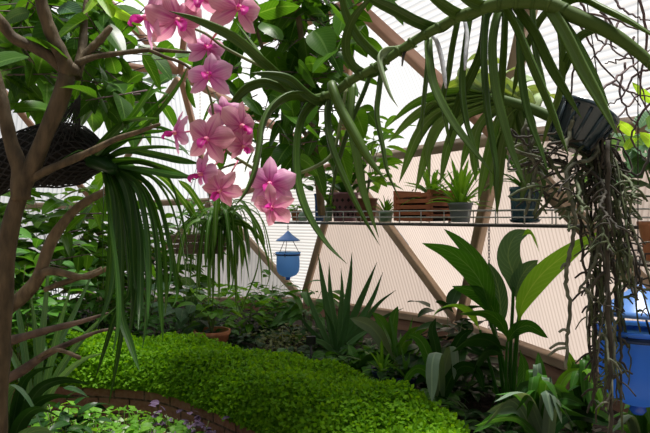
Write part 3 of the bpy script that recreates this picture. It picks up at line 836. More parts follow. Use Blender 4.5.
# bare twiggy climber in the top right corner
tw_thing = tw = thing('bare_climber', 'tangle of thin bare brown twigs in the top right corner', 'climbing plant', P(650, 30, 1.5))
m = MB()
TW = [[(560, -6), (567, 0), (585, 34), (603, 66), (622, 86), (640, 106)], [(569, 6), (590, 14), (612, 18), (634, 28), (660, 32)], [(580, 0), (588, 22), (600, 40), (616, 48)],
      [(602, 12), (610, 30), (612, 48), (628, 58), (650, 50)], [(600, 92), (618, 76), (636, 62), (656, 44)], [(626, 62), (620, 90), (628, 112), (640, 130)], [(612, -4), (630, 14), (656, 22)],
      [(655, 70), (636, 74), (622, 96), (604, 108)], [(640, 0), (646, 40), (640, 90), (652, 120)], [(560, 20), (574, 60), (570, 100), (576, 118)], [(650, 88), (630, 104), (618, 122), (626, 142)], [(618, 22), (604, 44), (590, 60)], [(634, 36), (626, 56), (604, 64)],
      [(600, 10), (622, 40), (640, 80), (648, 110)], [(655, 100), (640, 116), (632, 140), (646, 160)], [(612, 84), (630, 92), (652, 98)]]
for p in TW:
    q = smooth(path(p, 1.42 + R.uniform(-.1, .15), 1.45), 18)
    m.tube([v + V((R.gauss(0, .002), 0, R.gauss(0, .002))) for v in q], [.0034, .003, .0024, .0014], 6)
m.build('twigs', M['twig'], tw)
# ------------------------------------------------------------------ leaves as crowns
def rdir(R, up=0.0):
    v = V((R.gauss(0, 1), R.gauss(0, 1), R.gauss(0, 1) + up))
    return v.normalized()

def add_leaf(m, base, dr, L, W, prof, nrm, droop=.25, fold=.2, n=7, cols=3, stalk=0.0, rng=None, wave=0.0):
    dr = V(dr).normalized()
    pts = []
    for k in range(n):
        t = k / (n - 1)
        pts.append(V(base) + dr * (L * t) + V((0, 0, -1)) * (droop * L * t * t))
    if stalk:
        m_p = V(base) - dr * stalk
        m.tube([m_p, V(base)], [.0016, .0012], 5)
    m.blade(pts, W, prof, nrm, fold=fold, cols=cols, wave=wave, rng=rng, twist=(rng.uniform(-.5, .5) if rng else 0))

def in_poly(x, y, poly):
    c = False; j = len(poly) - 1
    for i in range(len(poly)):
        if (poly[i][1] > y) != (poly[j][1] > y) and x < (poly[j][0] - poly[i][0]) * (y - poly[i][1]) / (poly[j][1] - poly[i][1]) + poly[i][0]:
            c = not c
        j = i
    return c

def crown(R, poly, d0, d1, n, Lr, Wf, prof=p_ovate, droop=.3, mats_split=None, sprig=4, hang=.4):
    """leafy sprigs whose tips fall in an outline; returns mesh collector with leaves and one with twigs"""
    xs = [p[0] for p in poly]; ys = [p[1] for p in poly]
    lv, tw = MB(), MB()
    k = 0
    while k < n:
        x, y = R.uniform(min(xs), max(xs)), R.uniform(min(ys), max(ys))
        if not in_poly(x, y, poly): continue
        c = P(x, y, R.uniform(d0, d1))
        ax = rdir(R); ax.z = -abs(ax.z) * hang + .1; ax.normalize()
        Ls = R.uniform(*Lr)
        e = c + ax * Ls * 1.3
        tw.tube([c - ax * Ls * .6, c, e], [.0028, .002, .0012], 5)
        for q in range(sprig):
            t = (q + .5) / sprig
            b = c.lerp(e, t)
            sd = ax.cross(rdir(R)).normalized()
            dr = (ax * .6 + sd * (1 if q % 2 else -1) * .9 + V((0, 0, -.15))).normalized()
            L_ = Ls * R.uniform(.8, 1.15)
            nr = (V((0, 0, 1)) + rdir(R) * .55).normalized()
            add_leaf(lv, b, dr, L_, L_ * Wf * R.uniform(.9, 1.1), prof, nr, droop, rng=R)
            k += 1
    return lv, tw

# ------------------------------------------------------------------ the tree on the left
R = random.Random(21)
tree = thing('tree', 'smooth-barked tree forking in front of the left edge, with broad dark leaves overhead', 'tree', P(2, 600, 1.45))
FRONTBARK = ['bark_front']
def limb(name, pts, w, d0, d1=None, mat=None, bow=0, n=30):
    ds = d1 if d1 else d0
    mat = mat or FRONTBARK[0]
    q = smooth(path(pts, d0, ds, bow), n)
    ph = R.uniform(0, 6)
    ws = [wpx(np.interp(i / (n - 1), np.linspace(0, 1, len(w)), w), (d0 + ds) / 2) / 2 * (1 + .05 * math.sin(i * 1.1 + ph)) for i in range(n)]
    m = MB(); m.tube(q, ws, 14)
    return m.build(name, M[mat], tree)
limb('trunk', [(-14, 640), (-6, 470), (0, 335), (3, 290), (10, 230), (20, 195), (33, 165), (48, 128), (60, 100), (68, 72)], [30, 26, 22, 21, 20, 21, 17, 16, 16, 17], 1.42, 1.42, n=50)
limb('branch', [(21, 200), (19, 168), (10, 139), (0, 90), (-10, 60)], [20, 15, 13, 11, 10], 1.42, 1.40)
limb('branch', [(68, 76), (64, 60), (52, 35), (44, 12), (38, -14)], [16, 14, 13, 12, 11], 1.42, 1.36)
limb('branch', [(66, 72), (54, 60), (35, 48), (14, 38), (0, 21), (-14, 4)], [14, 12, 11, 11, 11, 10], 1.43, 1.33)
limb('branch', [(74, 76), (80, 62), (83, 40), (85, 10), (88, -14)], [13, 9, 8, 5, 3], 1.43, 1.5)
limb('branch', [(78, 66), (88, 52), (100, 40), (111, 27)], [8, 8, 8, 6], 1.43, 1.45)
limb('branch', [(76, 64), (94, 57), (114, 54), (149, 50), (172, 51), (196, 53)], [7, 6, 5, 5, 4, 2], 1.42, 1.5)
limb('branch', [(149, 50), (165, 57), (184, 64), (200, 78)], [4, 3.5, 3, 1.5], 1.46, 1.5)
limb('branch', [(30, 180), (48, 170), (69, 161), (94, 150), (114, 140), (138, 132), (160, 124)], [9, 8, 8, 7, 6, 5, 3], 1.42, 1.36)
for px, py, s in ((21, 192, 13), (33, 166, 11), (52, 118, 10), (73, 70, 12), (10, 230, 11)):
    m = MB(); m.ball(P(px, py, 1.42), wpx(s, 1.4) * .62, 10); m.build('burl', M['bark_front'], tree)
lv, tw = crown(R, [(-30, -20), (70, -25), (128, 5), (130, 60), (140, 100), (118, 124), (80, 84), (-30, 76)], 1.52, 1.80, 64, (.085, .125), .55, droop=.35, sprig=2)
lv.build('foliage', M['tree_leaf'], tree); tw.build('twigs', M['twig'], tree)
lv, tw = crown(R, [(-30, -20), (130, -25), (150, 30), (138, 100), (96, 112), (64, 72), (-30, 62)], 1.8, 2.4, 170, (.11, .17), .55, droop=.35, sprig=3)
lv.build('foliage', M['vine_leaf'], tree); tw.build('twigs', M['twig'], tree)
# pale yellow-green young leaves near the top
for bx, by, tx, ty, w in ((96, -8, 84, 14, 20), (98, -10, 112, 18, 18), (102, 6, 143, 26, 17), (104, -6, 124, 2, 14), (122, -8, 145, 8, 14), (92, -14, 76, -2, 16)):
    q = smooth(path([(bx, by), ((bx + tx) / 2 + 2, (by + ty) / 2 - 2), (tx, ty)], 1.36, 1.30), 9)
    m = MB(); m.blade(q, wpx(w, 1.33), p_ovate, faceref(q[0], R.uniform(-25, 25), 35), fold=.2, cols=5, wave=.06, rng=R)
    m.build('leaf', M['tree_leaf_yellow'], tree)
# big single leaves that show clearly
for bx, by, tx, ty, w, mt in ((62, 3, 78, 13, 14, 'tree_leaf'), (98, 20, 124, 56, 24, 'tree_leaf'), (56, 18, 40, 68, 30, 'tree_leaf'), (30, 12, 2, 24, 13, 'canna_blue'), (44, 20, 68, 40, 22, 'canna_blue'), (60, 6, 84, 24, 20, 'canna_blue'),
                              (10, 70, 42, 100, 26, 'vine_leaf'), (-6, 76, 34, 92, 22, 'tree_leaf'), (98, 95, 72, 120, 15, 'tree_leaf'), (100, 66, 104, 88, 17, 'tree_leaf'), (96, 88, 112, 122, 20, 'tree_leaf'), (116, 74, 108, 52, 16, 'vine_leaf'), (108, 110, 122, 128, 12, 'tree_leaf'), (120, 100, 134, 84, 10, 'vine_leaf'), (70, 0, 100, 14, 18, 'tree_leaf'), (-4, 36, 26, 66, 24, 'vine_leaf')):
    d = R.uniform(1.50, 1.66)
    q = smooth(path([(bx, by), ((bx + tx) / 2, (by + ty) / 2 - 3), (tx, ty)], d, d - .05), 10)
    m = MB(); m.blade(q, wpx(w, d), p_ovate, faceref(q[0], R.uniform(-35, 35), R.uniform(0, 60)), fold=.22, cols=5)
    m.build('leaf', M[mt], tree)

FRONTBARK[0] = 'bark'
# second, thinner tree : leaning trunk and lower branches
tree = thing('tree', 'slender tree leaning right from the lower left edge, its bare branches above the undergrowth', 'tree', P(-40, 560, 1.75))
limb('trunk', [(-60, 560), (-30, 380), (0, 318), (21, 298), (38, 278), (52, 240), (76, 209), (104, 192), (124, 184)], [30, 26, 22, 20, 19, 14, 12, 9, 6], 1.75, 1.75, n=44)
limb('branch', [(36, 276), (52, 271), (83, 277), (104, 270), (120, 260)], [9, 8, 6, 5, 3], 1.74, 1.72)
limb('branch', [(44, 290), (60, 284), (84, 276), (102, 268)], [5, 6, 5, 3], 1.74, 1.78)
limb('branch', [(-24, 352), (0, 344), (20, 338), (52, 329), (80, 322), (108, 313)], [12, 11, 8, 7, 5, 2], 1.7, 1.62, 'bark_dark')
limb('branch', [(-24, 404), (0, 383), (20, 372), (45, 355), (70, 343), (97, 332), (118, 328)], [12, 11, 10, 8, 6, 4, 2], 1.68, 1.6, 'bark_dark')
limb('branch', [(38, 358), (52, 350), (66, 352), (80, 358)], [4, 4, 4, 4], 1.63, 1.58, 'bark')
limb('branch', [(-14, 336), (-4, 346), (6, 352), (0, 360), (-14, 362)], [10, 13, 13, 12, 10], 1.66, 1.66, 'bark_dark')
lv, tw = crown(R, [(60, 190), (130, 185), (160, 240), (140, 300), (60, 270)], 1.9, 2.4, 34, (.06, .10), .42, sprig=3)
lv.build('foliage', M['vine_leaf'], tree); tw.build('twigs', M['twig'], tree)

# ------------------------------------------------------------------ black mesh sling and the strap-leaf plant growing out of it
sl = thing('mesh_sling', 'black wire mesh tube of compost slung across the left tree', 'hanging planter', P(40, 165, 1.62))
axis = smooth(path([(-40, 190), (0, 168), (40, 157), (78, 155), (104, 160)], 1.66, 1.6), 26)
rad = [wpx(v, 1.62) for v in (22, 24, 25, 29, 33, 30, 10)]
m = MB(); m.tube(axis, [r * .93 for r in rad], 18); m.build('compost', M['moss'], sl)
fr = frames(axis, (0, 0, 1))
def sling_pt(i, a, k=1.0):
    t = i / 25; r = np.interp(t, np.linspace(0, 1, 7), rad) * k
    return axis[i] + (fr[i][1] * math.cos(a) + fr[i][2] * math.sin(a)) * r
m = MB()
for k in range(24):
    for sg in (1, -1):
        m.tube([sling_pt(i, 2 * PI * k / 24 + sg * i * .13) for i in range(26)], 0.0019, 4, cap=False)
m.build('mesh', M['mesh_black'], sl)
m = MB()
top = P(80, 95, 1.5)
for k in range(16):
    a = 2 * PI * k / 16
    m.tube(smooth([sling_pt(18, a), (sling_pt(18, a) + top) / 2 + V((0, 0, -.01)), top], 8), 0.0015, 4)
for z in np.linspace(.15, .85, 7):
    m.tube([(sling_pt(18, 2 * PI * k / 16)).lerp(top, z) for k in range(17)], 0.0015, 4, cap=False)
m.tube(smooth([top, P(82, 80, 1.46), P(80, 64, 1.42)], 8), .0016, 5)
m.build('neck_mesh', M['mesh_black'], sl)

R = random.Random(33)
st_ = thing('strap_leaf_plant', 'long dark strap leaves pouring down out of the black mesh tube, left of pink flowers', 'hanging plant', P(106, 168, 1.55))
m = MB(); m.tube(smooth(path([(90, 160), (104, 164), (114, 170)], 1.58, 1.5), 8), [.02, .022, .014], 10); m.build('crown', M['bed_dark'], st_)
SL = [
 ([(104, 166), (120, 176), (129, 200), (132, 235), (134, 275), (139, 300)], 9), ([(106, 168), (116, 178), (124, 205), (127, 250), (129, 292), (116, 312), (94, 382)], 8),
 ([(108, 168), (128, 182), (138, 215), (142, 262), (144, 310)], 9), ([(108, 166), (132, 178), (149, 208), (157, 250), (160, 300), (163, 342)], 8),
 ([(110, 166), (140, 176), (160, 204), (171, 246), (178, 292), (172, 308)], 8), ([(110, 166), (146, 172), (168, 196), (180, 232), (186, 270), (186, 306)], 7),
 ([(108, 168), (118, 192), (121, 240), (121, 300), (121, 330), (108, 408)], 8), ([(108, 170), (118, 200), (122, 250), (121, 310), (131, 345), (140, 372)], 9),
 ([(104, 172), (110, 200), (111, 240), (108, 290), (104, 318)], 8), ([(103, 172), (104, 200), (103, 240), (104, 290)], 5), ([(106, 170), (114, 200), (116, 240), (112, 290), (96, 330)], 7),
 ([(112, 168), (136, 186), (147, 226), (150, 276), (148, 322)], 8), ([(112, 166), (140, 184), (154, 222), (158, 270), (152, 310)], 8), ([(112, 166), (150, 184), (166, 220), (172, 262), (168, 296)], 7),
 ([(112, 165), (142, 162), (168, 176), (182, 214), (188, 250)], 6), ([(110, 168), (126, 190), (134, 236), (136, 290), (129, 340)], 8), ([(110, 170), (120, 196), (128, 240), (131, 300), (126, 352)], 9),
 ([(112, 167), (146, 190), (162, 234), (167, 284), (165, 318)], 7), ([(110, 168), (130, 186), (140, 240), (140, 300), (138, 330)], 8),
 ([(108, 158), (126, 150), (152, 154), (178, 160), (200, 164)], 9), ([(110, 160), (136, 160), (166, 168), (196, 180)], 9), ([(112, 164), (140, 168), (170, 174), (194, 177)], 10), ([(108, 156), (136, 148), (166, 146), (194, 152)], 8),
 ([(96, 156), (112, 136), (132, 116), (146, 96), (156, 80)], 7), ([(100, 156), (128, 138), (154, 116), (176, 88), (188, 66)], 7), ([(98, 150), (126, 132), (156, 126), (186, 136)], 7), ([(96, 152), (118, 140), (140, 132), (170, 130)], 8),
 ([(100, 156), (130, 128), (156, 104), (170, 92)], 6), ([(94, 150), (120, 124), (140, 118), (160, 118)], 7), ([(92, 156), (80, 150), (60, 160)], 5), ([(100, 158), (118, 142), (150, 136), (176, 142), (190, 156)], 8),
 ([(114, 168), (152, 176), (176, 200), (186, 236), (190, 290)], 6), ([(112, 170), (132, 196), (144, 250), (147, 300), (142, 352)], 7), ([(104, 172), (108, 210), (116, 270), (118, 320), (112, 356)], 7),
]
for k, (pts, w) in enumerate(SL):
    d0 = 1.54; d1 = R.uniform(1.28, 1.55)
    q = smooth(path(pts, d0, d1, bow=R.uniform(-.04, .04)), 24)
    m = MB(); m.blade(q, wpx(w * .82, 1.47), p_strap, faceref(q[0], R.uniform(-50, 50), 25), fold=.35, cols=5, twist=R.uniform(-.9, .9))
    m.build('leaf', M['cymb'], st_)

# ------------------------------------------------------------------ leafy shrub behind the flowers, top centre
R = random.Random(44)
sh = thing('leafy_climber', 'leafy green climber behind the pink flowers, on a thin brown stem', 'climbing plant', P(318, 190, 2.3))
stem = smooth(path([(322, 215), (318, 176), (312, 130), (308, 90), (303, 50), (298, 15), (292, -20)], 2.35, 2.2), 30)
m = MB(); m.tube(stem, [.016, .015, .013, .012, .010], 9); m.build('stem', M['bark'], sh)
stem2 = smooth(path([(316, 150), (290, 110), (270, 70), (254, 20), (244, -20)], 2.3, 2.2), 24)
m = MB(); m.tube(stem2, [.010, .009, .007, .006], 8); m.build('stem', M['bark'], sh)
for poly, n in (([(226, 40), (262, -20), (330, -25), (345, 30), (336, 60), (318, 120), (280, 140), (236, 120)], 190), ([(262, -20), (372, -20), (352, 40), (330, 60), (290, 40)], 80), ([(262, 90), (330, 60), (338, 130), (316, 170), (270, 160)], 80)):
    lv, tw = crown(R, poly, 2.1, 2.6, n, (.09, .14), .58, droop=.35, sprig=3)
    lv.build('foliage', M['vine_leaf'], sh); tw.build('twigs', M['twig'], sh)
for bx, by, tx, ty, w in ((262, 22, 282, 40, 24), (314, 30, 330, 58, 30), (256, 14, 300, 6, 22), (345, 34, 334, 56, 10), (305, 64, 328, 70, 18), (270, 94, 292, 110, 20), (298, 62, 316, 88, 22), (186, 80, 196, 108, 20), (300, 120, 322, 140, 18), (316, 100, 300, 130, 16), (246, 96, 262, 116, 20), (330, 4, 352, 30, 20), (300, 158, 318, 176, 18)):
    d = R.uniform(1.9, 2.1)
    q = smooth(path([(bx, by), ((bx + tx) / 2, (by + ty) / 2 - 3), (tx, ty)], d, d - .05), 10)
    m = MB(); m.blade(q, wpx(w, d), p_ovate, faceref(q[0], R.uniform(-35, 35), R.uniform(10, 60)), fold=.2, cols=5)
    m.build('leaf', M['vine_leaf'], sh)

# ------------------------------------------------------------------ slatted wooden hanging basket with its spider plant
R = random.Random(55)
wb_c = P(200, 243, 3.0)
wb = thing('slatted_basket', 'grey weathered slatted wooden hanging basket below the pink flowers', 'basket', wb_c)
m = MB()
for k in range(4):
    z = -.036 + k * .024
    for sg in (-1, 1):
        if k % 2: m.box(wb_c + V((0, sg * .10, z)), .27, .018, .018)
        else: m.box(wb_c + V((sg * .10, 0, z)), .018, .25, .018)
        if k % 2 == 0: m.box(wb_c + V((0, sg * .10, z + .004)), .25, .014, .016)
m.build('slats', M['slat_grey'], wb, flat=True)
m = MB(); m.box(wb_c + V((0, 0, -.045)), .23, .22, .01); m.build('base', M['slat_grey'], wb, flat=True)
for sx in (-1, 1):
    for sy in (-1, 1):
        m = MB(); m.tube([wb_c + V((sx * .1, sy * .1, .04)), wb_c + V((0, 0, .45)), wb_c + V((0, 0, .62 + .01 * sx))], .0015, 5); m.build('hanger_wire', M['wire_dark'], wb)
m = MB(); m.tube([wb_c + V((0, 0, .6)), wb_c + V((0, 0, 1.7))], .0015, 5); m.build('hanger_wire', M['wire_dark'], wb)
sp_ = thing('spider_plant', 'spider plant with narrow arching leaves spilling over the grey slatted hanging basket', 'hanging plant', wb_c + V((.08, 0, .06)))
m = MB(); m.tube([wb_c + V((.05, 0, -.041)), wb_c + V((.08, 0, .06)), P(218, 226, 2.95)], [.03, .03, .02], 10); m.build('crown', M['bed_dark'], sp_)
m = MB()
for k in range(58):
    b = P(R.uniform(212, 232), R.uniform(212, 232), R.uniform(2.85, 3.0))
    a = R.uniform(0, 2 * PI); out_ = R.uniform(.05, .2); up = R.uniform(.02, .10); dn = R.uniform(.08, .42)
    dx = V((math.cos(a), math.sin(a) * .6, 0))
    q = smooth([b, b + dx * out_ * .4 + V((0, 0, up)), b + dx * out_ * .9 + V((0, 0, up * .2)), b + dx * out_ * 1.15 + V((0, 0, -dn * .6)), b + dx * out_ * 1.2 + V((0, 0, -dn))], 14)
    m.blade(q, R.uniform(.015, .024), p_strap, V((0, -.4, 1)), fold=.3, twist=R.uniform(-.8, .8))
m.build('foliage', M['spider'], sp_)
m = MB()
for k in range(24):
    b = P(R.uniform(182, 200), R.uniform(205, 228), 2.95); dr = rdir(R, .3)
    add_leaf(m, b, dr, R.uniform(.08, .2), R.uniform(.018, .03), p_lance, V((0, -.5, 1)), .3, rng=R)
m.build('foliage', M['spider'], sp_)
for k, pts in enumerate(([(222, 222), (246, 222), (258, 240), (258, 268), (246, 300), (236, 322)], [(226, 220), (252, 228), (266, 250), (270, 276), (262, 296)], [(218, 226), (214, 250), (210, 272), (211, 300)], [(224, 226), (232, 250), (234, 280), (226, 300)], [(228, 222), (242, 240), (247, 260), (250, 284)], [(196, 218), (180, 196), (166, 180), (152, 172)], [(206, 214), (190, 190), (178, 180)])):
    q = smooth(path(pts, 2.9, 2.75), 18)
    m = MB(); m.blade(q, .03, p_strap, faceref(q[0], R.uniform(-40, 40), 30), fold=.3, twist=R.uniform(-.8, .8)); m.build('leaf', M['spider'], sp_)
# ------------------------------------------------------------------ blue glass hanging feeders
def feeder(c, S, label, hang, chains, ch=1.02, gl='glass_pale'):
    """c: middle of the bowl, S: bowl width"""
    t = thing('hanging_feeder', label, 'hanging feeder', c, 'blue glass hanging feeders')
    m = MB()
    prof = [(.06, -.56), (.20, -.52), (.36, -.44), (.455, -.30), (.485, -.12), (.485, .10), (.475, .30), (.485, .42), (.535, .47), (.535, .49), (.515, .50), (.49, .49)]
    m.lathe(c, [(r * S, z * S) for r, z in prof], 36); m.build('glass_bowl', M[gl], t)
    m = MB(); m.lathe(c, [(r * S, z * S) for r, z in ((.001, -.68), (.07, -.67), (.105, -.62), (.09, -.565), (.13, -.55), (.13, -.52), (.001, -.51))], 20); m.build('finial', M['glass_deep'], t)
    m = MB(); m.lathe(c, [(r * S, z * S) for r, z in ((.49, .36), (.515, .36), (.52, .395), (.515, .43), (.49, .43), (.49, .36))], 36); m.build('rim_band', M['blue_metal'], t)
    for k in range(3):      # curled hooks on the rim
        a = 2 * PI * k / 3 + .35 + (PI if k == 0 else 0); O = V((math.cos(a), math.sin(a), 0)); e0 = c + O * .53 * S + V((0, 0, .40 * S))
        m = MB(); m.tube([e0 + O * S * (.055 - .055 * math.cos(b) * (1 - b / 11)) + V((0, 0, S * .06 * math.sin(b) * (1 - b / 11))) for b in np.linspace(0, 8, 18)], .011 * S, 5); m.build('hook', M['wire_dark'], t)
    capc = c + V((0, 0, ch * S))
    m = MB(); m.lathe(capc, [(r * S, z * S) for r, z in ((.50, -.06), (.515, -.05), (.44, .02), (.28, .13), (.14, .24), (.06, .33), (.03, .36), (.001, .36))] , 32)
    m.lathe(capc, [(r * S, z * S) for r, z in ((.50, -.06), (.42, -.01), (.26, .09), (.001, .20))], 32); m.build('cone_cap', M['cap_blue'], t)
    for k in range(3):
        a = 2 * PI * k / 3 + .35
        e = c + V((.52 * S * math.cos(a), .52 * S * math.sin(a), .40 * S))
        m = MB(); m.tube([e, capc + V((.12 * S * math.cos(a), .12 * S * math.sin(a), .1 * S))], .014 * S, 6)
        m.tube([e + V((0, 0, -.03 * S)) + (e - c).normalized() * .02 * S * math.cos(b) + V((0, 0, .05 * S * math.sin(b))) for b in np.linspace(0, 2 * PI, 9)], .012 * S, 5)
        m.build('wire', M['wire_dark'], t)
    m = MB()
    z = capc + V((0, 0, .36 * S))
    for k in range(chains):
        ctr = z + V((0, 0, (.05 + .085 * k) * S))
        X = V((1, 0, 0)) if k % 2 else V((0, 1, 0))
        m.tube([ctr + X * .03 * S * math.cos(b) + V((0, 0, .058 * S * math.sin(b))) for b in np.linspace(0, 2 * PI, 11)], .011 * S, 5)
    zt = z + V((0, 0, (.05 + .085 * chains) * S))
    m.tube([zt, zt + V((0, 0, hang))], .0014, 5)
    m.build('chain', M['wire_dark'], t)
    return t
feeder(P(288, 264, 3.75), 24.0 / F * 3.75, 'small-looking blue glass feeder hanging far off under the pink flowers', 1.35, 3)
feeder(P(638, 364, 1.36), 74 / F * 1.36, 'blue glass feeder hanging close by at the right edge behind the roots', 1.3, 4, .74, 'glass_blue')

# ------------------------------------------------------------------ the wire shelf
S0 = V((-.40, 4.12, 0)); S1 = V((1.42, 2.13, 0))
SD = (S1 - S0).normalized(); SN = V((-SD.y, SD.x, 0)); SN = SN if SN.y > 0 else -SN   # SN: towards the wall
SL_ = (S1 - S0).length; SZ = 1.468
def on_shelf(px, back=.12):
    k = (px - 325) / F
    a = S0 + SN * back
    t = (k * a.y - a.x) / (SD.x - k * SD.y)
    p = a + SD * t
    return V((p.x, p.y, SZ))
sf = thing('wire_shelf', 'long pale wire shelf of potted plants along the dome wall', 'shelf', (S0 + S1) / 2 + V((0, 0, SZ)))
def srail(name, back, z, r, mat):
    m = MB(); a, b = S0 + SN * back + V((0, 0, z)), S1 + SN * back + V((0, 0, z)); m.tube([a, a.lerp(b, .5), b], r, 8); return m.build(name, M[mat], sf)
srail('front_rail', 0, SZ - .012, .007, 'wire_dark'); srail('back_rail', .27, SZ - .012, .006, 'wire_dark')
srail('front_rail', 0, SZ + .028, .0036, 'wire_pale'); srail('front_rail', 0, SZ + .062, .0036, 'wire_pale')
srail('back_rail', .27, SZ + .062, .0036, 'wire_pale'); srail('back_rail', .27, SZ + .028, .0036, 'wire_pale')
m = MB()
for i in range(int(SL_ / .03)):
    a = S0 + SD * (.015 + i * .03) + V((0, 0, SZ - .006)); m.tube([a, a + SN * .27], .0018, 5)
for bk_ in (.07, .135, .20):
    a, b = S0 + SN * bk_ + V((0, 0, SZ - .011)), S1 + SN * bk_ + V((0, 0, SZ - .011)); m.tube([a, b], .003, 6)
m.build('deck_wires', M['wire_pale'], sf)
m = MB()
for i in range(int(SL_ / .15) + 1):
    for bk_ in (0, .27):
        a = S0 + SD * min(SL_ - .01, .01 + i * .15) + SN * bk_; m = MB(); m.tube([a + V((0, 0, SZ - .015)), a + V((0, 0, SZ + .064))], .003, 6); m.build('upright_wire', M['wire_pale'], sf)
for t in (.12, .5, .92):      # brackets to the wall
    m = MB(); a = S0 + SD * (SL_ * t) + V((0, 0, SZ - .014)); m.tube([a + SN * .005, a + SN * .27], .006, 6); m.tube([a + SN * .27, a + SN * .30 + V((0, 0, .25))], .005, 6); m.build('bracket', M['wire_dark'], sf)

def pot(name, label, cat, c, prof, mat, n=28, group=None):
    t = thing(name, label, cat, c, group)
    m = MB(); m.lathe(c, prof, n); o = m.build('body', M[mat], t)
    return t
def potprof(r0, r1, h, lip=.006, wall=.005):
    return [(.0005, .001), (r0 - .003, .001), (r0, .004), (r1, h - lip * 2), (r1 + lip * .7, h - lip * 2), (r1 + lip * .8, h - .002), (r1 + lip * .5, h), (r1 - wall, h), (r1 - wall - .002, h - .02), (.0005, h - .022)]
def soil_in(t, c, r, h):
    m = MB(); m.lathe(c, [(.0005, h + .004), (r * .6, h + .003), (r, h)], 20); m.build('soil', M['soil'], t)

def tuft(name, label, c, n, L, W, mat, R, prof=p_strap, spread=.9, droop=.5, cat='potted plant', upright=.8, part='foliage', group=None, parts=False, cols=3, fold=.3):
    """rosette / tuft of leaves rising from c"""
    t = thing(name, label, cat, c, group)
    m = MB()
    for k in range(n):
        a = k * 2.39996 + R.uniform(-.3, .3)
        f = (k + .5) / n
        el = upright * (1 - f * .75) + R.uniform(-.1, .1)
        Lk = R.uniform(*L)
        dx = V((math.cos(a), math.sin(a), 0))
        d0 = (dx * math.cos(el * PI / 2) * spread + V((0, 0, math.sin(el * PI / 2)))).normalized()
        b = V(c) + dx * .006 + V((0, 0, .002))
        pts = [b + d0 * (Lk * u) + V((0, 0, -1)) * (droop * Lk * u * u * (1.1 - el)) + dx * (.12 * Lk * u * u) for u in np.linspace(0, 1, 11)]
        mm = MB() if parts else m
        mm.blade(pts, R.uniform(*W), prof, V((0, 0, 1)) - d0 * d0.z + dx * -.2, fold=fold, cols=cols, twist=R.uniform(-.4, .4))
        if parts: mm.build('leaf', M[mat], t)
    if not parts: m.build(part, M[mat], t)
    return t
def bush(name, label, c, rx, rz, n, L, Wf, mat, R, prof=p_ovate, cat='potted plant', stems=5, droop=.35, part='foliage', stemmat='spike', ry=None):
    t = thing(name, label, cat, c)
    ry = ry or rx
    m, s = MB(), MB()
    tips = []
    for k in range(stems):
        a = 2 * PI * k / stems + R.uniform(-.4, .4)
        tip = V(c) + V((math.cos(a) * rx * R.uniform(.2, .6), math.sin(a) * ry * R.uniform(.2, .6), rz * R.uniform(.6, .95)))
        q = smooth([V(c) - V((0, 0, .012)), V(c).lerp(tip, .5) + V((0, 0, rz * .1)), tip], 8)
        s.tube(q, [.004, .003, .002], 5); tips.append(q)
    for k in range(n):
        q = R.choice(tips); b = q[R.randint(2, 7)]
        o = rdir(R, .2); b = b + V((o.x * rx * .45, o.y * ry * .45, o.z * rz * .18))
        dr = (V((o.x, o.y, R.uniform(-.1, .5)))).normalized(); Lk = R.uniform(*L)
        add_leaf(m, b, dr, Lk, Lk * Wf, prof, (V((0, 0, 1)) + rdir(R) * .5), droop, rng=R)
    m.build(part, M[mat], t); s.build('stems', M[stemmat], t)
    return t

R = random.Random(66)
# terracotta pot with a low plant
c = on_shelf(296, .10); t = pot('terracotta_pot', 'small terracotta pot at the left end of the wire shelf', 'pot', c, potprof(.026, .036, .075), 'terracotta'); soil_in(t, c, .03, .056)
bush('potted_plant', 'low green plant in the small terracotta pot at the shelf end', c + V((0, 0, .058)), .07, .07, 26, (.04, .06), .6, 'bed_light', R)
c = on_shelf(303, .05); t = pot('glass_jar', 'little dark glass jar between terracotta pot and tall blue vase', 'jar', c, [(.0005, .001), (.026, .001), (.032, .012), (.033, .04), (.024, .054), (.021, .06), (.019, .06), (.019, .052), (.0005, .05)], 'green_pot')
# tall blue vase
c = on_shelf(319.5, .08); t = pot('vase', 'tall narrow dark blue glazed vase', 'vase', c, [(.0005, .001), (.026, .001), (.028, .006), (.030, .05), (.031, .13), (.034, .165), (.038, .178), (.037, .184), (.032, .182), (.028, .16), (.0005, .15)], 'blue_glaze')
bush('potted_plant', 'broad-leaved dark green plant in the tall blue vase', c + V((0, 0, .151)), .12, .26, 26, (.09, .14), .5, 'vine_leaf', R, stems=4)
c = on_shelf(328.5, .045); t = pot('flower_pot', 'small pale green pot beside the blue vase', 'pot', c, potprof(.022, .029, .095), 'green_pot'); soil_in(t, c, .023, .076)
bush('potted_plant', 'bright green plant in the pale green pot', c + V((0, 0, .078)), .06, .11, 26, (.05, .08), .5, 'bed_light', R)
# lilac lattice pot
c = on_shelf(345, .12)
t = pot('lattice_pot', 'lilac ceramic orchid pot pierced with rows of diamond holes', 'pot', c, potprof(.072, .086, .185, .008, .007), 'lilac', 36); soil_in(t, c, .076, .165)
m = MB()
for row in range(3):
    z = .045 + row * .045; r = .072 + (.014) * z / .185 + .001
    for k in range(14):
        a = 2 * PI * (k + .5 * (row % 2)) / 14; X = V((-math.sin(a), math.cos(a), 0)); O = V((math.cos(a), math.sin(a), 0)) 
        q = c + O * r + V((0, 0, z)); b0 = len(m.v)
        for off in (-.004, .0022):
            for dx, dz in ((.011, 0), (0, .013), (-.011, 0), (0, -.013)):
                m.v.append(tuple(q + X * dx + V((0, 0, dz)) + O * off)); m.uv.append((0, 0))
        m.f += [(b0 + 4, b0 + 5, b0 + 6, b0 + 7)] + [(b0 + i, b0 + (i + 1) % 4, b0 + 4 + (i + 1) % 4, b0 + 4 + i) for i in range(4)]
m.build('holes', M['hole_shade'], t, flat=True)  # near-black raised diamonds stand in for the shade inside uncut holes
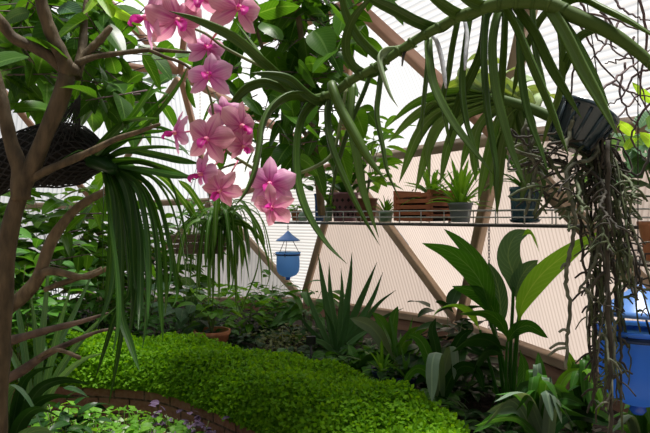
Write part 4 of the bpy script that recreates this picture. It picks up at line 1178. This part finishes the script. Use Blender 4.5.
tuft('potted_orchid', 'orchid with broad upright green leaves in the lilac pierced pot', c + V((0, 0, .168)), 20, (.22, .36), (.035, .05), 'bed', R, upright=.95, droop=.5)
c = on_shelf(366, .13); t = pot('flower_pot', 'brown clay pot next to the lilac pierced pot', 'pot', c, potprof(.055, .07, .145), 'brown_pot'); soil_in(t, c, .06, .124)
bush('potted_plant', 'tall bright leafy plant in the brown clay pot', c + V((0, 0, .128)),   .20, .48, 90, (.12, .18), .36, 'bed_light', R, stems=6)
# spiky little plant
c = on_shelf(386, .09); t = pot('flower_pot', 'tiny grey-green pot under a spiky plant left of the red slatted basket', 'pot', c, potprof(.034, .042, .06), 'green_pot'); soil_in(t, c, .035, .042)
tuft('air_plant', 'small spiky pale green plant left of the red slatted basket', c + V((0, 0, .046)), 44, (.07, .12), (.008, .011), 'bed_light', R, upright=1.0, droop=.4)
# red slatted basket
c = on_shelf(424, .135)
t = thing('slatted_basket', 'square red cedar slatted basket on the wire shelf', 'basket', c)
hw = .132
m = MB()
for k in range(5):
    z = .018 + k * .033
    m.box(c - SN * .10 + V((0, 0, z)), hw * 2, .02, .022, SD, SN); m.box(c + SN * .10 + V((0, 0, z)), hw * 2, .02, .022, SD, SN)
    m.box(c - SD * (hw - .012) + V((0, 0, z + .0165)), .02, .23, .022, SD, SN); m.box(c + SD * (hw - .012) + V((0, 0, z + .0165)), .02, .23, .022, SD, SN)
m.build('slats', M['slat_red'], t, flat=True)
m = MB(); m.box(c + V((0, 0, .07)), hw * 2 - .05, .17, .13, SD, SN, bev=.01); m.build('bark_fill', M['moss'], t)
for sx in (-1, 1):
    m = MB(); m.box(c + SD * sx * (hw - .03) - SN * .10 + V((0, 0, .084)), .016, .012, .16, SD, SN); m.build('corner_post', M['slat_red'], t, flat=True)
cb = c
tuft('basket_orchid', 'orchid with short green leaves growing in the red slatted basket', c + SD * .05 + V((0, 0, .137)), 40, (.10, .24), (.016, .024), 'bed_light', R, upright=.9, droop=.6)
bush('basket_seedling', 'low dark seedlings at the left of the red slatted basket', c - SD * .07 + V((0, 0, .137)), .05, .035, 16, (.02, .04), .5, 'olive', R)
# grey translucent plastic pot
c = on_shelf(460.5, .12); t = pot('plastic_pot', 'grey translucent plastic pot right of the red slatted basket', 'pot', c, potprof(.048, .062, .105, .006, .003), 'grey_plastic'); soil_in(t, c, .05, .075)
tuft('potted_orchid', 'orchid with a fan of narrow green leaves in the grey plastic pot', c + V((0, 0, .078)), 40, (.16, .32), (.016, .026), 'bed_light', R, upright=1.0, droop=.5)
# teal pot and saucer
c = on_shelf(525, .11)
t = pot('saucer', 'dark teal saucer under the ribbed teal pot', 'saucer', c, [(.0005, .001), (.055, .001), (.066, .006), (.074, .018), (.071, .019), (.06, .009), (.0005, .008)], 'teal')
c2 = c + V((0, 0, .0095))
t = thing('ribbed_pot', 'dark teal pot with diamond ribs on the wire shelf at right', 'pot', c2)
m = MB(); rows = []
for r, z in ((.0005, .001), (.058, .001), (.060, .008), (.064, .05), (.066, .10), (.068, .14), (.073, .146), (.073, .165), (.064, .165), (.061, .14), (.0005, .138)):
    rows.append([c2 + V((r * (1 + (.02 * math.sin(j * PI / 2 * 1.0) if .01 < z < .14 else 0)) * math.cos(2 * PI * j / 48), r * math.sin(2 * PI * j / 48) * (1 + (.02 * math.sin(j * PI / 2) if .01 < z < .14 else 0)), z)) for j in range(48)])
m.grid(rows, True); m.build('body', M['teal'], t); 
m = MB()
for k in range(20):
    for sg in (1, -1):
        m.tube([c2 + V(((.061 + .007 * u) * math.cos(2 * PI * k / 20 + sg * u * .9), (.061 + .007 * u) * math.sin(2 * PI * k / 20 + sg * u * .9), .01 + u * .13)) for u in np.linspace(0, 1, 9)], .0018, 4)
m.build('ribs', M['teal'], t)
soil_in(t, c2, .06, .142)
tuft('potted_orchid', 'orchid with long green leaves in the dark teal ribbed pot', c2 + V((0, 0, .147)), 16, (.2, .34), (.022, .032), 'bed', R, upright=.85, droop=.8)

# black chain dangling from the shelf
t = thing('hanging_chain', 'thin black chain dangling from the shelf beside the large-leaved plant', 'chain', on_shelf(489, 0))
m = MB(); z = on_shelf(489, 0) + V((0, 0, -.018))
for k in range(30):
    ctr = z + V((0, 0, -.0165 * k - .008)); X = SD if k % 2 else SN
    m.tube([ctr + X * .005 * math.cos(b) + V((0, 0, .0105 * math.sin(b))) for b in np.linspace(0, 2 * PI, 10)], .0017, 5)
m.build('links', M['plastic_black'], t)

# small second shelf at the far right with a terracotta pot
c = P(652, 262, 1.75)
t = thing('wire_shelf', 'small wire shelf end at the right edge holding a terracotta pot', 'shelf', c)
m = MB()
for k in range(9): m.tube([c + V((-.06 + .03 * k, -.08, 0)), c + V((-.06 + .03 * k, .1, 0))], .0018, 5)
m.build('deck_wires', M['wire_pale'], t)
m = MB()
for y_ in (-.08, .1):
    m.tube([c + V((-.065, y_, -.004)), c + V((.3, y_, -.004))], .004, 6); m.tube([c + V((-.065, y_, .03)), c + V((.3, y_, .03))], .0025, 6)
m.tube([c + V((-.065, -.08, -.004)), c + V((-.065, .1, -.004))], .004, 6)
for x_ in (-.065, .06, .3):
    for y_ in (-.08, .1): m.tube([c + V((x_, y_, -.004)), c + V((x_, y_, .031))], .0022, 5)
m.tube([c + V((.3, .1, 0)), c + V((.3, .1, 1.5))], .005, 6)
m.build('frame', M['wire_dark'], t)
c = c + V((.035, .0, .003)); t = pot('terracotta_pot', 'terracotta pot on the small shelf at the right edge', 'pot', c, potprof(.05, .068, .12), 'terracotta'); soil_in(t, c, .06, .1)
bush('potted_plant', 'dark broad-leaved plant in the terracotta pot at the right edge', c + V((0, 0, .102)), .19, .32, 70, (.10, .16), .45, 'canna_blue', R, stems=7)
# ------------------------------------------------------------------ the cushion of ground cover along the brick edge
R = random.Random(77)
PAIR = [(-60, 3.25, -60, 3.8), (60, 3.2, 50, 3.75), (150, 3.1, 160, 3.74), (200, 2.85, 230, 3.52), (240, 2.62, 290, 3.28), (285, 2.38, 345, 3.03), (330, 2.1, 400, 2.69), (400, 1.6, 450, 2.33), (470, 1.15, 492, 2.0)]
fa = smooth([plan(a, b) for a, b, c, d in PAIR], 150); ba = smooth([plan(c, d) for a, b, c, d in PAIR], 150)
from mathutils import noise as mn
def hz(u, p):
    e = min(1, max(0, u))
    h = (1 - abs(2 * e - 1) ** 3.2) ** .6 if 0 < e < 1 else 0
    lum = mn.noise(V((p.x * 3.2, p.y * 3.2, 0))) * .045 + mn.noise(V((p.x * 9, p.y * 9, 3))) * .022 + mn.noise(V((p.x * 24, p.y * 24, 7))) * .014
    base = .575 if e < .5 else .56
    return base + ((.76 - base) + lum * 1.5) * h
NU = 40
rows = []
for i in range(150):
    a, b = fa[i], ba[i]
    a = a + (a - b).normalized() * (.02 + .03 * mn.noise(V((i * .21, 0, 0))))
    row = []
    for k in range(NU + 1):
        u = k / NU; u2 = .5 - .5 * math.cos(PI * u)     # denser at the edges
        p = a.lerp(b, u2); p.z = hz(u2, p); row.append(p)
    rows.append(row)
gc = MB(); gc.grid([[p - V((0, 0, .012)) for p in r] for r in rows])
G = np.array([[tuple(p) for p in r] for r in rows])
rg = np.random.RandomState(3)
# area weights
A = G[:-1, :-1]; Bq = G[1:, :-1]; Cq = G[:-1, 1:]
nr = np.cross(Cq - A, Bq - A); ar = np.linalg.norm(nr, axis=2); nr = nr / ar[..., None]
nr *= np.sign(nr[..., 2:3] + 1e-9)
# keep the part that can be seen: skip what lies close under the viewpoint
vis = (A[..., 1] > 1.7)
wgt = (ar * vis).ravel(); wgt /= wgt.sum()
NL = 52000
idx = rg.choice(len(wgt), NL, p=wgt)
ii, kk = np.unravel_index(idx, ar.shape)
s, t = rg.rand(NL, 1), rg.rand(NL, 1)
pos = A[ii, kk] + (Bq[ii, kk] - A[ii, kk]) * s + (Cq[ii, kk] - A[ii, kk]) * t
nn = nr[ii, kk]
pos = pos + nn * (rg.rand(NL, 1) ** 1.5 * .034 - .008)
d = nn * .55 + rg.normal(0, .75, (NL, 3)); d /= np.linalg.norm(d, axis=1)[:, None]
up = nn + rg.normal(0, .35, (NL, 3)) + np.array([0, 0, .5])
sd_ = np.cross(d, up); sd_ /= np.linalg.norm(sd_, axis=1)[:, None] + 1e-9
Ls = rg.uniform(.013, .026, (NL, 1)); Ws = Ls * .40
q = np.stack([pos, pos + d * Ls * .5 + sd_ * Ws, pos + d * Ls, pos + d * Ls * .5 - sd_ * Ws], 1).reshape(-1, 3)
b0 = len(gc.v)
gc.v += [tuple(x) for x in q.tolist()]; gc.uv += [(.5, 0), (1, .5), (.5, 1), (0, .5)] * NL
gc.f += [(b0 + 4 * i, b0 + 4 * i + 1, b0 + 4 * i + 2, b0 + 4 * i + 3) for i in range(NL)]
o = gc.build('ground_cover', M['cover'])
tag(o, 'bright green cushion of tiny-leaved ground cover mounded along the brick wall', 'ground cover', kind='stuff')

# ------------------------------------------------------------------ variegated plants in the lower bed
POLYF = [(60, 398), (100, 390), (140, 395), (180, 408), (205, 425), (230, 470), (60, 480)]
def lowcover(name, label, poly, n, d0, d1, z0, z1, Ls_, Wf, mat, kind='stuff', cat='ground cover', group=None):
    m = MB(); k = 0
    xs = [p[0] for p in poly]; ys = [p[1] for p in poly]
    while k < n:
        x, y = R.uniform(min(xs), max(xs)), R.uniform(min(ys), max(ys))
        if not in_poly(x, y, poly): continue
        z = R.uniform(z0, z1); dd = (CAMZ - z) * F / (y - 216.5)
        if dd < d0 or dd > d1: continue
        b = P(x, y, dd)
        a = R.uniform(0, 2 * PI); dr = V((math.cos(a), math.sin(a), R.uniform(-.1, .7)))
        add_leaf(m, b, dr, R.uniform(*Ls_), R.uniform(*Ls_) * Wf, p_ovate, (V((0, 0, 1)) + rdir(R) * .5), .35, n=5, rng=R)
        if k % 2 == 0: m.tube([V((b.x, b.y, .29)), b], .0018, 4)
        k += 1
    o = m.build(name, M[mat]); tag(o, label, cat, group, kind); return o
lowcover('variegated_cover', 'yellow-green low leafy plants filling the bed in front of the brick wall, lower left', [(20, 402), (100, 400), (140, 410), (172, 420), (196, 434), (220, 480), (20, 480)], 1100, 2.05, 2.95, .36, .58, (.035, .065), .62, 'bed_light')
lowcover('white_edged_cover', 'white-edged small leaves mixed through the front bed, lower left', [(80, 398), (110, 400), (150, 409), (178, 420), (204, 434), (225, 480), (90, 480)], 420, 2.05, 2.95, .38, .52, (.03, .05), .6, 'varieg_white')
for k, (cx, cy, lab) in enumerate(((172, 412, 'small purple-leaved plant at the foot of the brick wall, left of its twin'), (196, 424, 'small purple-leaved plant at the foot of the brick wall, the one nearer the camera'))):
    dd = 2.72 - .13 * k; c = P(cx, cy, dd); c.z = .29
    bush('purple_plant', lab, c, .13, .32, 90, (.035, .06), .5, 'purple', R, cat='plant', stems=6)
c = P(143, 408, 2.8); c.z = .30
t = tuft('pale_seedling', 'pale yellow-green seedling standing against the brick wall', c, 7, (.2, .3), (.02, .03), 'bed_light', R, prof=p_ovate, upright=1.0, cat='plant')

# ------------------------------------------------------------------ planting behind the ground cover
def soil_at(px, d): p = P(px, 300, d); p.z = BEDZ - .02; return p
def traced(name, label, cat, root_, leaves, mat, w_mul=1.0, prof=p_strap, fold=.25, cols=5, yawr=25, pitch=25, twist=.4, thick=None, stalks=None, stalkmat='spike', wave=0):
    """plant made of single leaves; leaf = (pixel path base->tip, width px, d0, d1[, material])"""
    t = thing(name, label, cat, root_)
    for lf in leaves:
        pts, w, d0, d1 = lf[:4]; mt = lf[4] if len(lf) > 4 else mat; pr = lf[5] if len(lf) > 5 else prof
        q = smooth(path(pts, d0, d1), 20)
        m = MB(); rf = faceref(q[0], R.uniform(-yawr, yawr), pitch + R.uniform(-15, 15)); ww = wpx(w, (d0 + d1) / 2) * w_mul
        if thick: m.strap(q, ww, pr, rf, thick=thick, chan=.5, twist=R.uniform(-twist, twist))
        else: m.blade(q, ww, pr, rf, fold=fold, cols=cols, twist=R.uniform(-twist, twist), wave=wave, rng=R)
        m.build('leaf', M[mt], t)
    for pts, r, d0, d1 in (stalks or []):
        m = MB(); m.tube(smooth(path(pts, d0, d1), 16), [r, r * .9, r * .7], 7); m.build('stalk', M[stalkmat], t)
    return t
# tall large-leaved plant at right
d = 2.5
cr = soil_at(509, 2.5)
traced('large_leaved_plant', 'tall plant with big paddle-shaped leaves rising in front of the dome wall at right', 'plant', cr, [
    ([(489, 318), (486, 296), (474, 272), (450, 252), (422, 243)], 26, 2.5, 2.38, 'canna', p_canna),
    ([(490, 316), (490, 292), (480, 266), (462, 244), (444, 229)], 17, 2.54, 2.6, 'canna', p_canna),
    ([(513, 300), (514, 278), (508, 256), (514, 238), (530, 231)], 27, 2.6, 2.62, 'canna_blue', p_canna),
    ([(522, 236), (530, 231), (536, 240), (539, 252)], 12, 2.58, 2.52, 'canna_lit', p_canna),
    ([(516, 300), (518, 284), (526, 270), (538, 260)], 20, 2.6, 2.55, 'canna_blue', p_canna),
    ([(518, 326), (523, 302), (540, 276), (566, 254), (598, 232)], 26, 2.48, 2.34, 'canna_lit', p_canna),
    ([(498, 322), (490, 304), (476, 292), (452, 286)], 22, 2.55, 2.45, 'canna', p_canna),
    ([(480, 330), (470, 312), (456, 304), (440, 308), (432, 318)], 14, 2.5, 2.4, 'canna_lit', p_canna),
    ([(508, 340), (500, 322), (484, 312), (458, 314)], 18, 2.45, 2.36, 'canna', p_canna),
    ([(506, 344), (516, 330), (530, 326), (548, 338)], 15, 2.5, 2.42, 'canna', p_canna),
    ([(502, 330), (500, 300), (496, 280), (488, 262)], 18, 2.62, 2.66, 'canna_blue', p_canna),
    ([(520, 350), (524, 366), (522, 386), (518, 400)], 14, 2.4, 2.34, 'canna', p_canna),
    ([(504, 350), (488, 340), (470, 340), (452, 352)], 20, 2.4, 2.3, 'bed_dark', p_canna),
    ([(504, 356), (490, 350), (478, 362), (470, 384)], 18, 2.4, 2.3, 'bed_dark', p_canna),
  ], 'canna', w_mul=.88, fold=.18, cols=7, yawr=22, pitch=20, twist=.35, wave=.04, stalks=[
    ([(509, 428), (508, 390), (500, 350), (489, 318), (487, 300)], .010, 2.5, 2.5), ([(510, 428), (510, 380), (511, 340), (513, 300), (513, 284)], .010, 2.52, 2.6),
    ([(512, 428), (514, 380), (516, 350), (518, 326), (521, 306)], .012, 2.48, 2.48), ([(506, 428), (502, 380), (497, 340), (492, 316)], .009, 2.54, 2.54),
    ([(504, 428), (494, 380), (480, 330)], .008, 2.46, 2.48), ([(508, 428), (506, 380), (507, 342)], .008, 2.42, 2.46)], stalkmat='canna')
# spear-leaved agave
traced('agave', 'spiky agave with tall pointed upright leaves behind the ground cover, centre', 'plant', soil_at(337, 3.85), [
    ([(336, 352), (330, 322), (323, 284), (318, 252)], 10, 3.85, 3.8), ([(337, 350), (334, 320), (330, 290), (329, 262)], 9, 3.95, 4.0), ([(338, 352), (340, 320), (342, 292), (341, 268)], 9, 3.85, 3.8),
    ([(339, 352), (345, 316), (350, 280), (352, 252)], 10, 3.95, 4.0), ([(340, 350), (352, 320), (366, 288), (377, 262)], 10, 3.8, 3.75), ([(341, 352), (356, 326), (372, 300), (383, 272)], 9, 3.85, 3.9),
    ([(340, 354), (360, 328), (378, 304), (396, 290)], 8, 3.7, 3.6), ([(342, 356), (362, 334), (386, 316), (404, 308)], 8, 3.7, 3.6), ([(334, 354), (322, 330), (312, 306), (306, 286)], 9, 3.9, 3.95),
    ([(334, 356), (318, 338), (304, 322), (296, 312)], 8, 3.8, 3.75), ([(336, 356), (324, 344), (312, 340), (302, 342)], 8, 3.7, 3.6), ([(337, 354), (334, 336), (330, 320), (322, 306)], 9, 3.7, 3.6), ([(339, 354), (344, 332), (348, 314), (350, 300)], 9, 3.7, 3.62), ([(340, 355), (352, 342), (366, 332), (376, 330)], 8, 3.65, 3.6)],
    'agave', w_mul=.92, prof=p_agave, thick=.22, twist=.3, yawr=40, pitch=10)
tuft('hosta', 'low broad-leaved plant with pale ribs just behind the ground cover, right of the agave', soil_at(358, 3.35), 20, (.17, .26), (.075, .10), 'hosta', R, prof=p_ovate, upright=.8, droop=.5, cat='plant', parts=True, cols=5)
tuft('strap_leaf_clump', 'clump of upright dark strap leaves right of the agave', soil_at(402, 3.1), 24, (.28, .44), (.028, .045), 'bed', R, prof=p_lance, upright=1.0, droop=.45, cat='plant', parts=True)
traced('bromeliad', 'plant with broad grey-green strap leaves beside the navy plant tray', 'plant', soil_at(388, 3.25), [
    ([(392, 366), (384, 344), (370, 326), (350, 318)], 13, 3.2, 3.1, 'grey_leaf'), ([(392, 366), (388, 340), (382, 322), (372, 312)], 10, 3.25, 3.25, 'bed'), ([(394, 366), (392, 340), (394, 318), (398, 306)], 10, 3.25, 3.3, 'bed'),
    ([(396, 366), (402, 346), (414, 332), (428, 328)], 10, 3.2, 3.1, 'bed'), ([(396, 366), (405, 356), (407, 364), (405, 380)], 11, 3.0, 2.9, 'grey_leaf'), ([(394, 366), (378, 356), (366, 358), (356, 368)], 10, 3.1, 3.0, 'bed_dark')], 'bed', yawr=20)
for k, (px, dd, lab) in enumerate(((382, 2.98, 'small square navy plastic plant pot, left of the two behind the ground cover'), (406, 2.86, 'small square navy plastic plant pot, right of the two behind the ground cover'))):
    c = soil_at(px, dd); hgt = .13
    t = thing('nursery_pot', lab, 'pot', c, 'navy nursery pots')
    m = MB(); rows = []
    for hw_, z in ((.0005, .0), (.036, 0), (.048, hgt - .012), (.053, hgt - .012), (.053, hgt), (.046, hgt), (.044, hgt - .02), (.0005, hgt - .022)):
        q_ = hw_ * .18
        rows.append([c + V((x, y, z)) for x, y in ((hw_, -hw_ + q_), (hw_, hw_ - q_), (hw_ - q_, hw_), (-hw_ + q_, hw_), (-hw_, hw_ - q_), (-hw_, -hw_ + q_), (-hw_ + q_, -hw_), (hw_ - q_, -hw_))])
    m.grid(rows, True); m.build('body', M['plastic_navy'], t, flat=True)
    tuft('potted_seedling', ('tuft of narrow leaves in the left navy nursery pot', 'tuft of narrow leaves in the right navy nursery pot')[k], c + V((0, 0, hgt - .018)), 14, (.10, .2), (.015, .022), ('bed_light', 'bed')[k], R, upright=1.0)
# dark mass right of centre
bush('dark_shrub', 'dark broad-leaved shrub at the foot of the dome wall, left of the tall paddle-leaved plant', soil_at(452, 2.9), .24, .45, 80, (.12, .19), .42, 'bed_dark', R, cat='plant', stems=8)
traced('drooping_plant', 'low plant with drooping blunt grey-green leaves at the end of the ground cover', 'plant', soil_at(438, 2.45), [
    ([(440, 396), (438, 366), (436, 352), (432, 366), (432, 402)], 13, 2.4, 2.2, 'grey_leaf'), ([(442, 396), (446, 362), (453, 346), (456, 360), (454, 380)], 11, 2.45, 2.35, 'grey_leaf'), ([(440, 398), (430, 376), (418, 368), (408, 376), (402, 392)], 10, 2.45, 2.4, 'bed'),
    ([(442, 398), (452, 376), (464, 366), (478, 372), (484, 390)], 12, 2.4, 2.3, 'bed_dark'), ([(440, 396), (428, 356), (420, 340), (408, 334)], 11, 2.5, 2.5, 'bed'), ([(442, 396), (452, 356), (462, 336), (474, 330)], 11, 2.5, 2.5, 'bed_dark'), ([(441, 396), (436, 350), (432, 330), (436, 318)], 10, 2.52, 2.55, 'bed_dark')], 'bed', yawr=15, fold=.2)
# lower right corner
def arch_leaves(cx, cy, n, spread, up, w, d0, mats_, rng, down=1.0):
    L_ = []
    for k in range(n):
        a = -1 + 2 * (k + .5) / n + rng.uniform(-.12, .12)
        ex = cx + a * spread * rng.uniform(.75, 1.1); h = up * (1 - abs(a) * .55) * rng.uniform(.75, 1.1)
        mid = (cx + (ex - cx) * .45, cy - h); end = (ex, cy - h * rng.uniform(.35, 1.0) * down)
        L_.append(([(cx + a * 3, cy), (cx + (ex - cx) * .18, cy - h * .6), mid, end], w * rng.uniform(.8, 1.15), d0, d0 + rng.uniform(-.22, .2), rng.choice(mats_)))
    return L_
traced('strap_leaf_clump', 'arching clump of grey-green strap leaves in the bottom right corner, left part', 'plant', P(540, 500, 1.95), arch_leaves(540, 450, 22, 66, 84, 11, 1.95, ['bed', 'bed', 'grey_leaf', 'bed_dark', 'hosta'], R) + [
    ([(536, 440), (520, 408), (506, 402), (482, 428)], 9, 1.9, 1.8, 'grey_leaf'), ([(545, 440), (528, 398), (512, 392), (494, 402)], 12, 1.9, 1.8, 'grey_leaf'), ([(540, 440), (520, 420), (500, 418), (474, 426)], 8, 1.9, 1.8, 'hosta'), ([(548, 440), (552, 404), (556, 396), (560, 408), (562, 424)], 13, 1.85, 1.75, 'grey_leaf'), ([(545, 440), (545, 400), (540, 372), (538, 352)], 11, 2.0, 2.05, 'bed'), ([(546, 440), (556, 396), (566, 376), (580, 368)], 10, 2.0, 2.0, 'bed_light')], 'bed', fold=.3, yawr=35)
traced('bromeliad', 'rosette of upright glossy strap leaves in the bottom right corner, below the blue feeder', 'plant', P(588, 480, 2.05), arch_leaves(584, 430, 18, 34, 78, 10, 2.05, ['bed', 'bed_dark', 'bed_light', 'bed'], R) + [
    ([(582, 425), (578, 390), (572, 366), (566, 348)], 10, 2.1, 2.1, 'bed_light'), ([(585, 425), (588, 390), (590, 366), (592, 350)], 11, 2.1, 2.1, 'bed'), ([(588, 425), (598, 396), (604, 376), (606, 360)], 10, 2.1, 2.1, 'bed_light'), ([(584, 428), (572, 404), (560, 390), (550, 386)], 10, 2.0, 1.9, 'bed')], 'bed', fold=.3, yawr=35)
traced('strap_leaf_clump', 'clump of pale strap leaves at the right edge under the blue feeder', 'plant', P(640, 500, 1.9), arch_leaves(640, 450, 16, 46, 62, 9, 1.95, ['grey_leaf', 'bed', 'hosta'], R), 'bed', fold=.3, yawr=35)
# left of centre, along the far base rail
c = soil_at(212, 3.95); t = pot('plant_saucer', 'terracotta bowl half hidden behind the ground cover, left of centre', 'pot', c, [(.0005, .001), (.09, .001), (.115, .11), (.125, .12), (.125, .145), (.112, .145), (.10, .12), (.0005, .115)], 'terracotta'); soil_in(t, c, .10, .118)
bush('potted_plant', 'upright yellow-green plant in the terracotta bowl behind the ground cover', c + V((0, 0, .122)), .20, .36, 40, (.09, .15), .6, 'bed_light', R, stems=6)
bush('low_shrub', 'low olive-leaved shrub behind the ground cover, left of the agave', soil_at(283, 3.75), .24, .21, 220, (.03, .05), .5, 'olive', R, cat='plant', stems=10)
bush('leafy_shrub', 'dark lance-leaved shrub just left of the agave', soil_at(306, 4.3), .24, .44, 60, (.16, .24), .30, 'bed', R, cat='plant', stems=7, prof=p_lance)
bush('leafy_shrub', 'light green shrub against the far base boards, right of the terracotta bowl', soil_at(248, 4.4), .24, .42, 100, (.08, .13), .5, 'bed_light', R, cat='plant', stems=8)
bush('leafy_shrub', 'dark round-leaved shrub left of the terracotta bowl', soil_at(188, 4.1), .20, .50, 50, (.12, .17), .62, 'canna_blue', R, cat='plant', stems=6)
bush('leafy_shrub', 'small bushy shrub between the olive shrub and the far wall', soil_at(272, 4.7), .22, .45, 80, (.09, .14), .4, 'bed', R, cat='plant', stems=8)
# leafy undergrowth hiding the soil
def undergrowth(name, label, n, dmin, dmax, pxr, hr, Lr, Wf, mat):
    m = MB()
    for k in range(n):
        t = R.random(); i = int(t * 149); a, b_ = ba[i], back[int(t * 59)]
        u = R.uniform(.02, .62); p = a.lerp(b_, u)
        if p.y < 1.5: continue
        h = R.uniform(*hr); c = V((p.x, p.y, BEDZ - .02))
        an = R.uniform(0, 2 * PI); top = c + V((math.cos(an) * .05, math.sin(an) * .05, h))
        m.tube([c, top], [.003, .002], 4)
        for q in range(4):
            an += 1.7; Lk = R.uniform(*Lr)
            add_leaf(m, top.lerp(c, q * .16), V((math.cos(an), math.sin(an), R.uniform(.1, .9))), Lk, Lk * Wf, p_ovate, V((0, 0, 1)) + rdir(R) * .3, .5, rng=R)
    tag(m.build(name, M[mat]), label, 'undergrowth', kind='stuff')
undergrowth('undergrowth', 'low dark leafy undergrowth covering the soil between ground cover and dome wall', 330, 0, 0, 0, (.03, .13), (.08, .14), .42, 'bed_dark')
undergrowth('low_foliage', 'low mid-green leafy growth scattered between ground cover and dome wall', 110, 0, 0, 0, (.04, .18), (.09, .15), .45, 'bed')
# label stake
c = soil_at(311, 3.28)
t = thing('garden_stake', 'small black stake standing at the back of the ground cover', 'garden stake', c)
m = MB(); m.tube([c, c + V((0, 0, .20))], .006, 8); m.build('post', M['plastic_black'], t)
m = MB(); m.box(c + V((0, -.006, .22)), .055, .012, .045); m.build('head', M['plastic_black'], t, flat=True)
# planting far left
bush('far_shrub', 'pale green shrub seen far off through the left tree, under the mesh tube', soil_at(60, 4.7), .75, 1.25, 330, (.15, .26), .5, 'bed_light', R, cat='plant', stems=10, ry=.4)
bush('far_shrub', 'dark green shrub far off behind the drooping strap leaves', soil_at(150, 5.0), .60, 1.0, 260, (.12, .2), .5, 'vine_leaf', R, cat='plant', stems=10, ry=.4)
bush('far_shrub', 'tall dark shrub far off at the left edge', soil_at(-10, 4.4), .65, 1.25, 280, (.15, .24), .45, 'vine_leaf', R, cat='plant', stems=10, ry=.4)
bush('far_shrub', 'mid-green shrub low behind the ground cover at far left', soil_at(100, 4.2), .45, .55, 200, (.08, .14), .5, 'bed', R, cat='plant', stems=10, ry=.3)
bush('far_shrub', 'shrub close behind the slender leaning trunk at the left edge', soil_at(18, 3.2), .40, .80, 200, (.10, .17), .45, 'bed', R, cat='plant', stems=9, ry=.3)
bush('far_shrub', 'olive-tinted shrub filling the gap under the mesh tube, far behind the slender trunk', soil_at(104, 5.2), .6, 1.35, 230, (.14, .22), .4, 'olive', R, cat='plant', stems=10, ry=.4)
traced('yucca', 'cool green sword-leaved plant between the two left trunks', 'plant', soil_at(38, 2.75), [
    ([(36, 420), (52, 360), (76, 310), (98, 262)], 12, 2.75, 2.8), ([(38, 420), (60, 370), (90, 330), (118, 306)], 12, 2.75, 2.7), ([(34, 420), (40, 360), (46, 300), (50, 250)], 12, 2.8, 2.85), ([(38, 420), (48, 372), (58, 330), (72, 282)], 13, 2.7, 2.6), ([(32, 420), (26, 360), (18, 310), (8, 270)], 12, 2.75, 2.75),
    ([(36, 420), (56, 384), (82, 360), (108, 352)], 12, 2.7, 2.55), ([(32, 420), (20, 372), (2, 340), (-16, 330)], 12, 2.7, 2.6), ([(35, 420), (38, 370), (34, 320), (30, 290)], 12, 2.72, 2.65)], 'canna_blue', w_mul=.75, prof=p_agave, fold=.3, yawr=40)
traced('dark_strap_plant', 'dark blue-green plant with broad strap leaves in the bottom left corner', 'plant', P(10, 520, 1.95), [
    ([(0, 450), (4, 400), (14, 384), (30, 400), (44, 432)], 13, 1.95, 1.85, 'canna_blue'), ([(10, 450), (22, 420), (40, 408), (62, 418)], 13, 1.9, 1.8, 'bed_dark'), ([(12, 450), (30, 410), (52, 396), (78, 398)], 12, 1.95, 1.9, 'bed_dark'), ([(14, 450), (34, 396), (60, 380), (90, 384)], 12, 2.0, 2.0, 'bed_dark'),
    ([(8, 450), (20, 390), (34, 372), (54, 366)], 12, 2.0, 2.05, 'bed_dark'), ([(4, 450), (2, 410), (-8, 390), (-20, 384)], 12, 1.9, 1.8, 'bed_dark'), ([(10, 455), (24, 436), (44, 430), (62, 440)], 13, 1.85, 1.75, 'canna_blue'), ([(8, 450), (16, 412), (20, 392), (22, 372)], 12, 2.0, 2.05, 'bed_dark')], 'bed_dark', yawr=25, fold=.2, prof=p_lance)
bush('dark_shrub', 'dark small-leaved shrub in front of the ground cover at lower left', soil_at(62, 2.5) - V((0, 0, .30)), .20, .46, 110, (.08, .13), .36, 'bed_dark', R, cat='plant', stems=9)
bush('dark_shrub', 'fine-leaved dark shrub in the bottom left corner beneath the strap leaves', soil_at(26, 2.2) - V((0, 0, .30)), .22, .40, 190, (.05, .08), .3, 'bed', R, cat='plant', stems=9)
# a few leaves on the bare climber and broad foliage at the right edge
for pts, w in (([(655, 104), (644, 94), (632, 82)], 9), ([(634, 136), (624, 126), (611, 119)], 10), ([(660, 150), (648, 138), (640, 132)], 12), ([(625, 150), (632, 140), (640, 138)], 9)):
    q = smooth(path(pts, 1.5, 1.45), 9); m = MB(); m.blade(q, wpx(w, 1.47), p_ovate, faceref(q[0], 10, 30), fold=.2, cols=5); m.build('leaf', M['tree_leaf_yellow'], tw_thing)
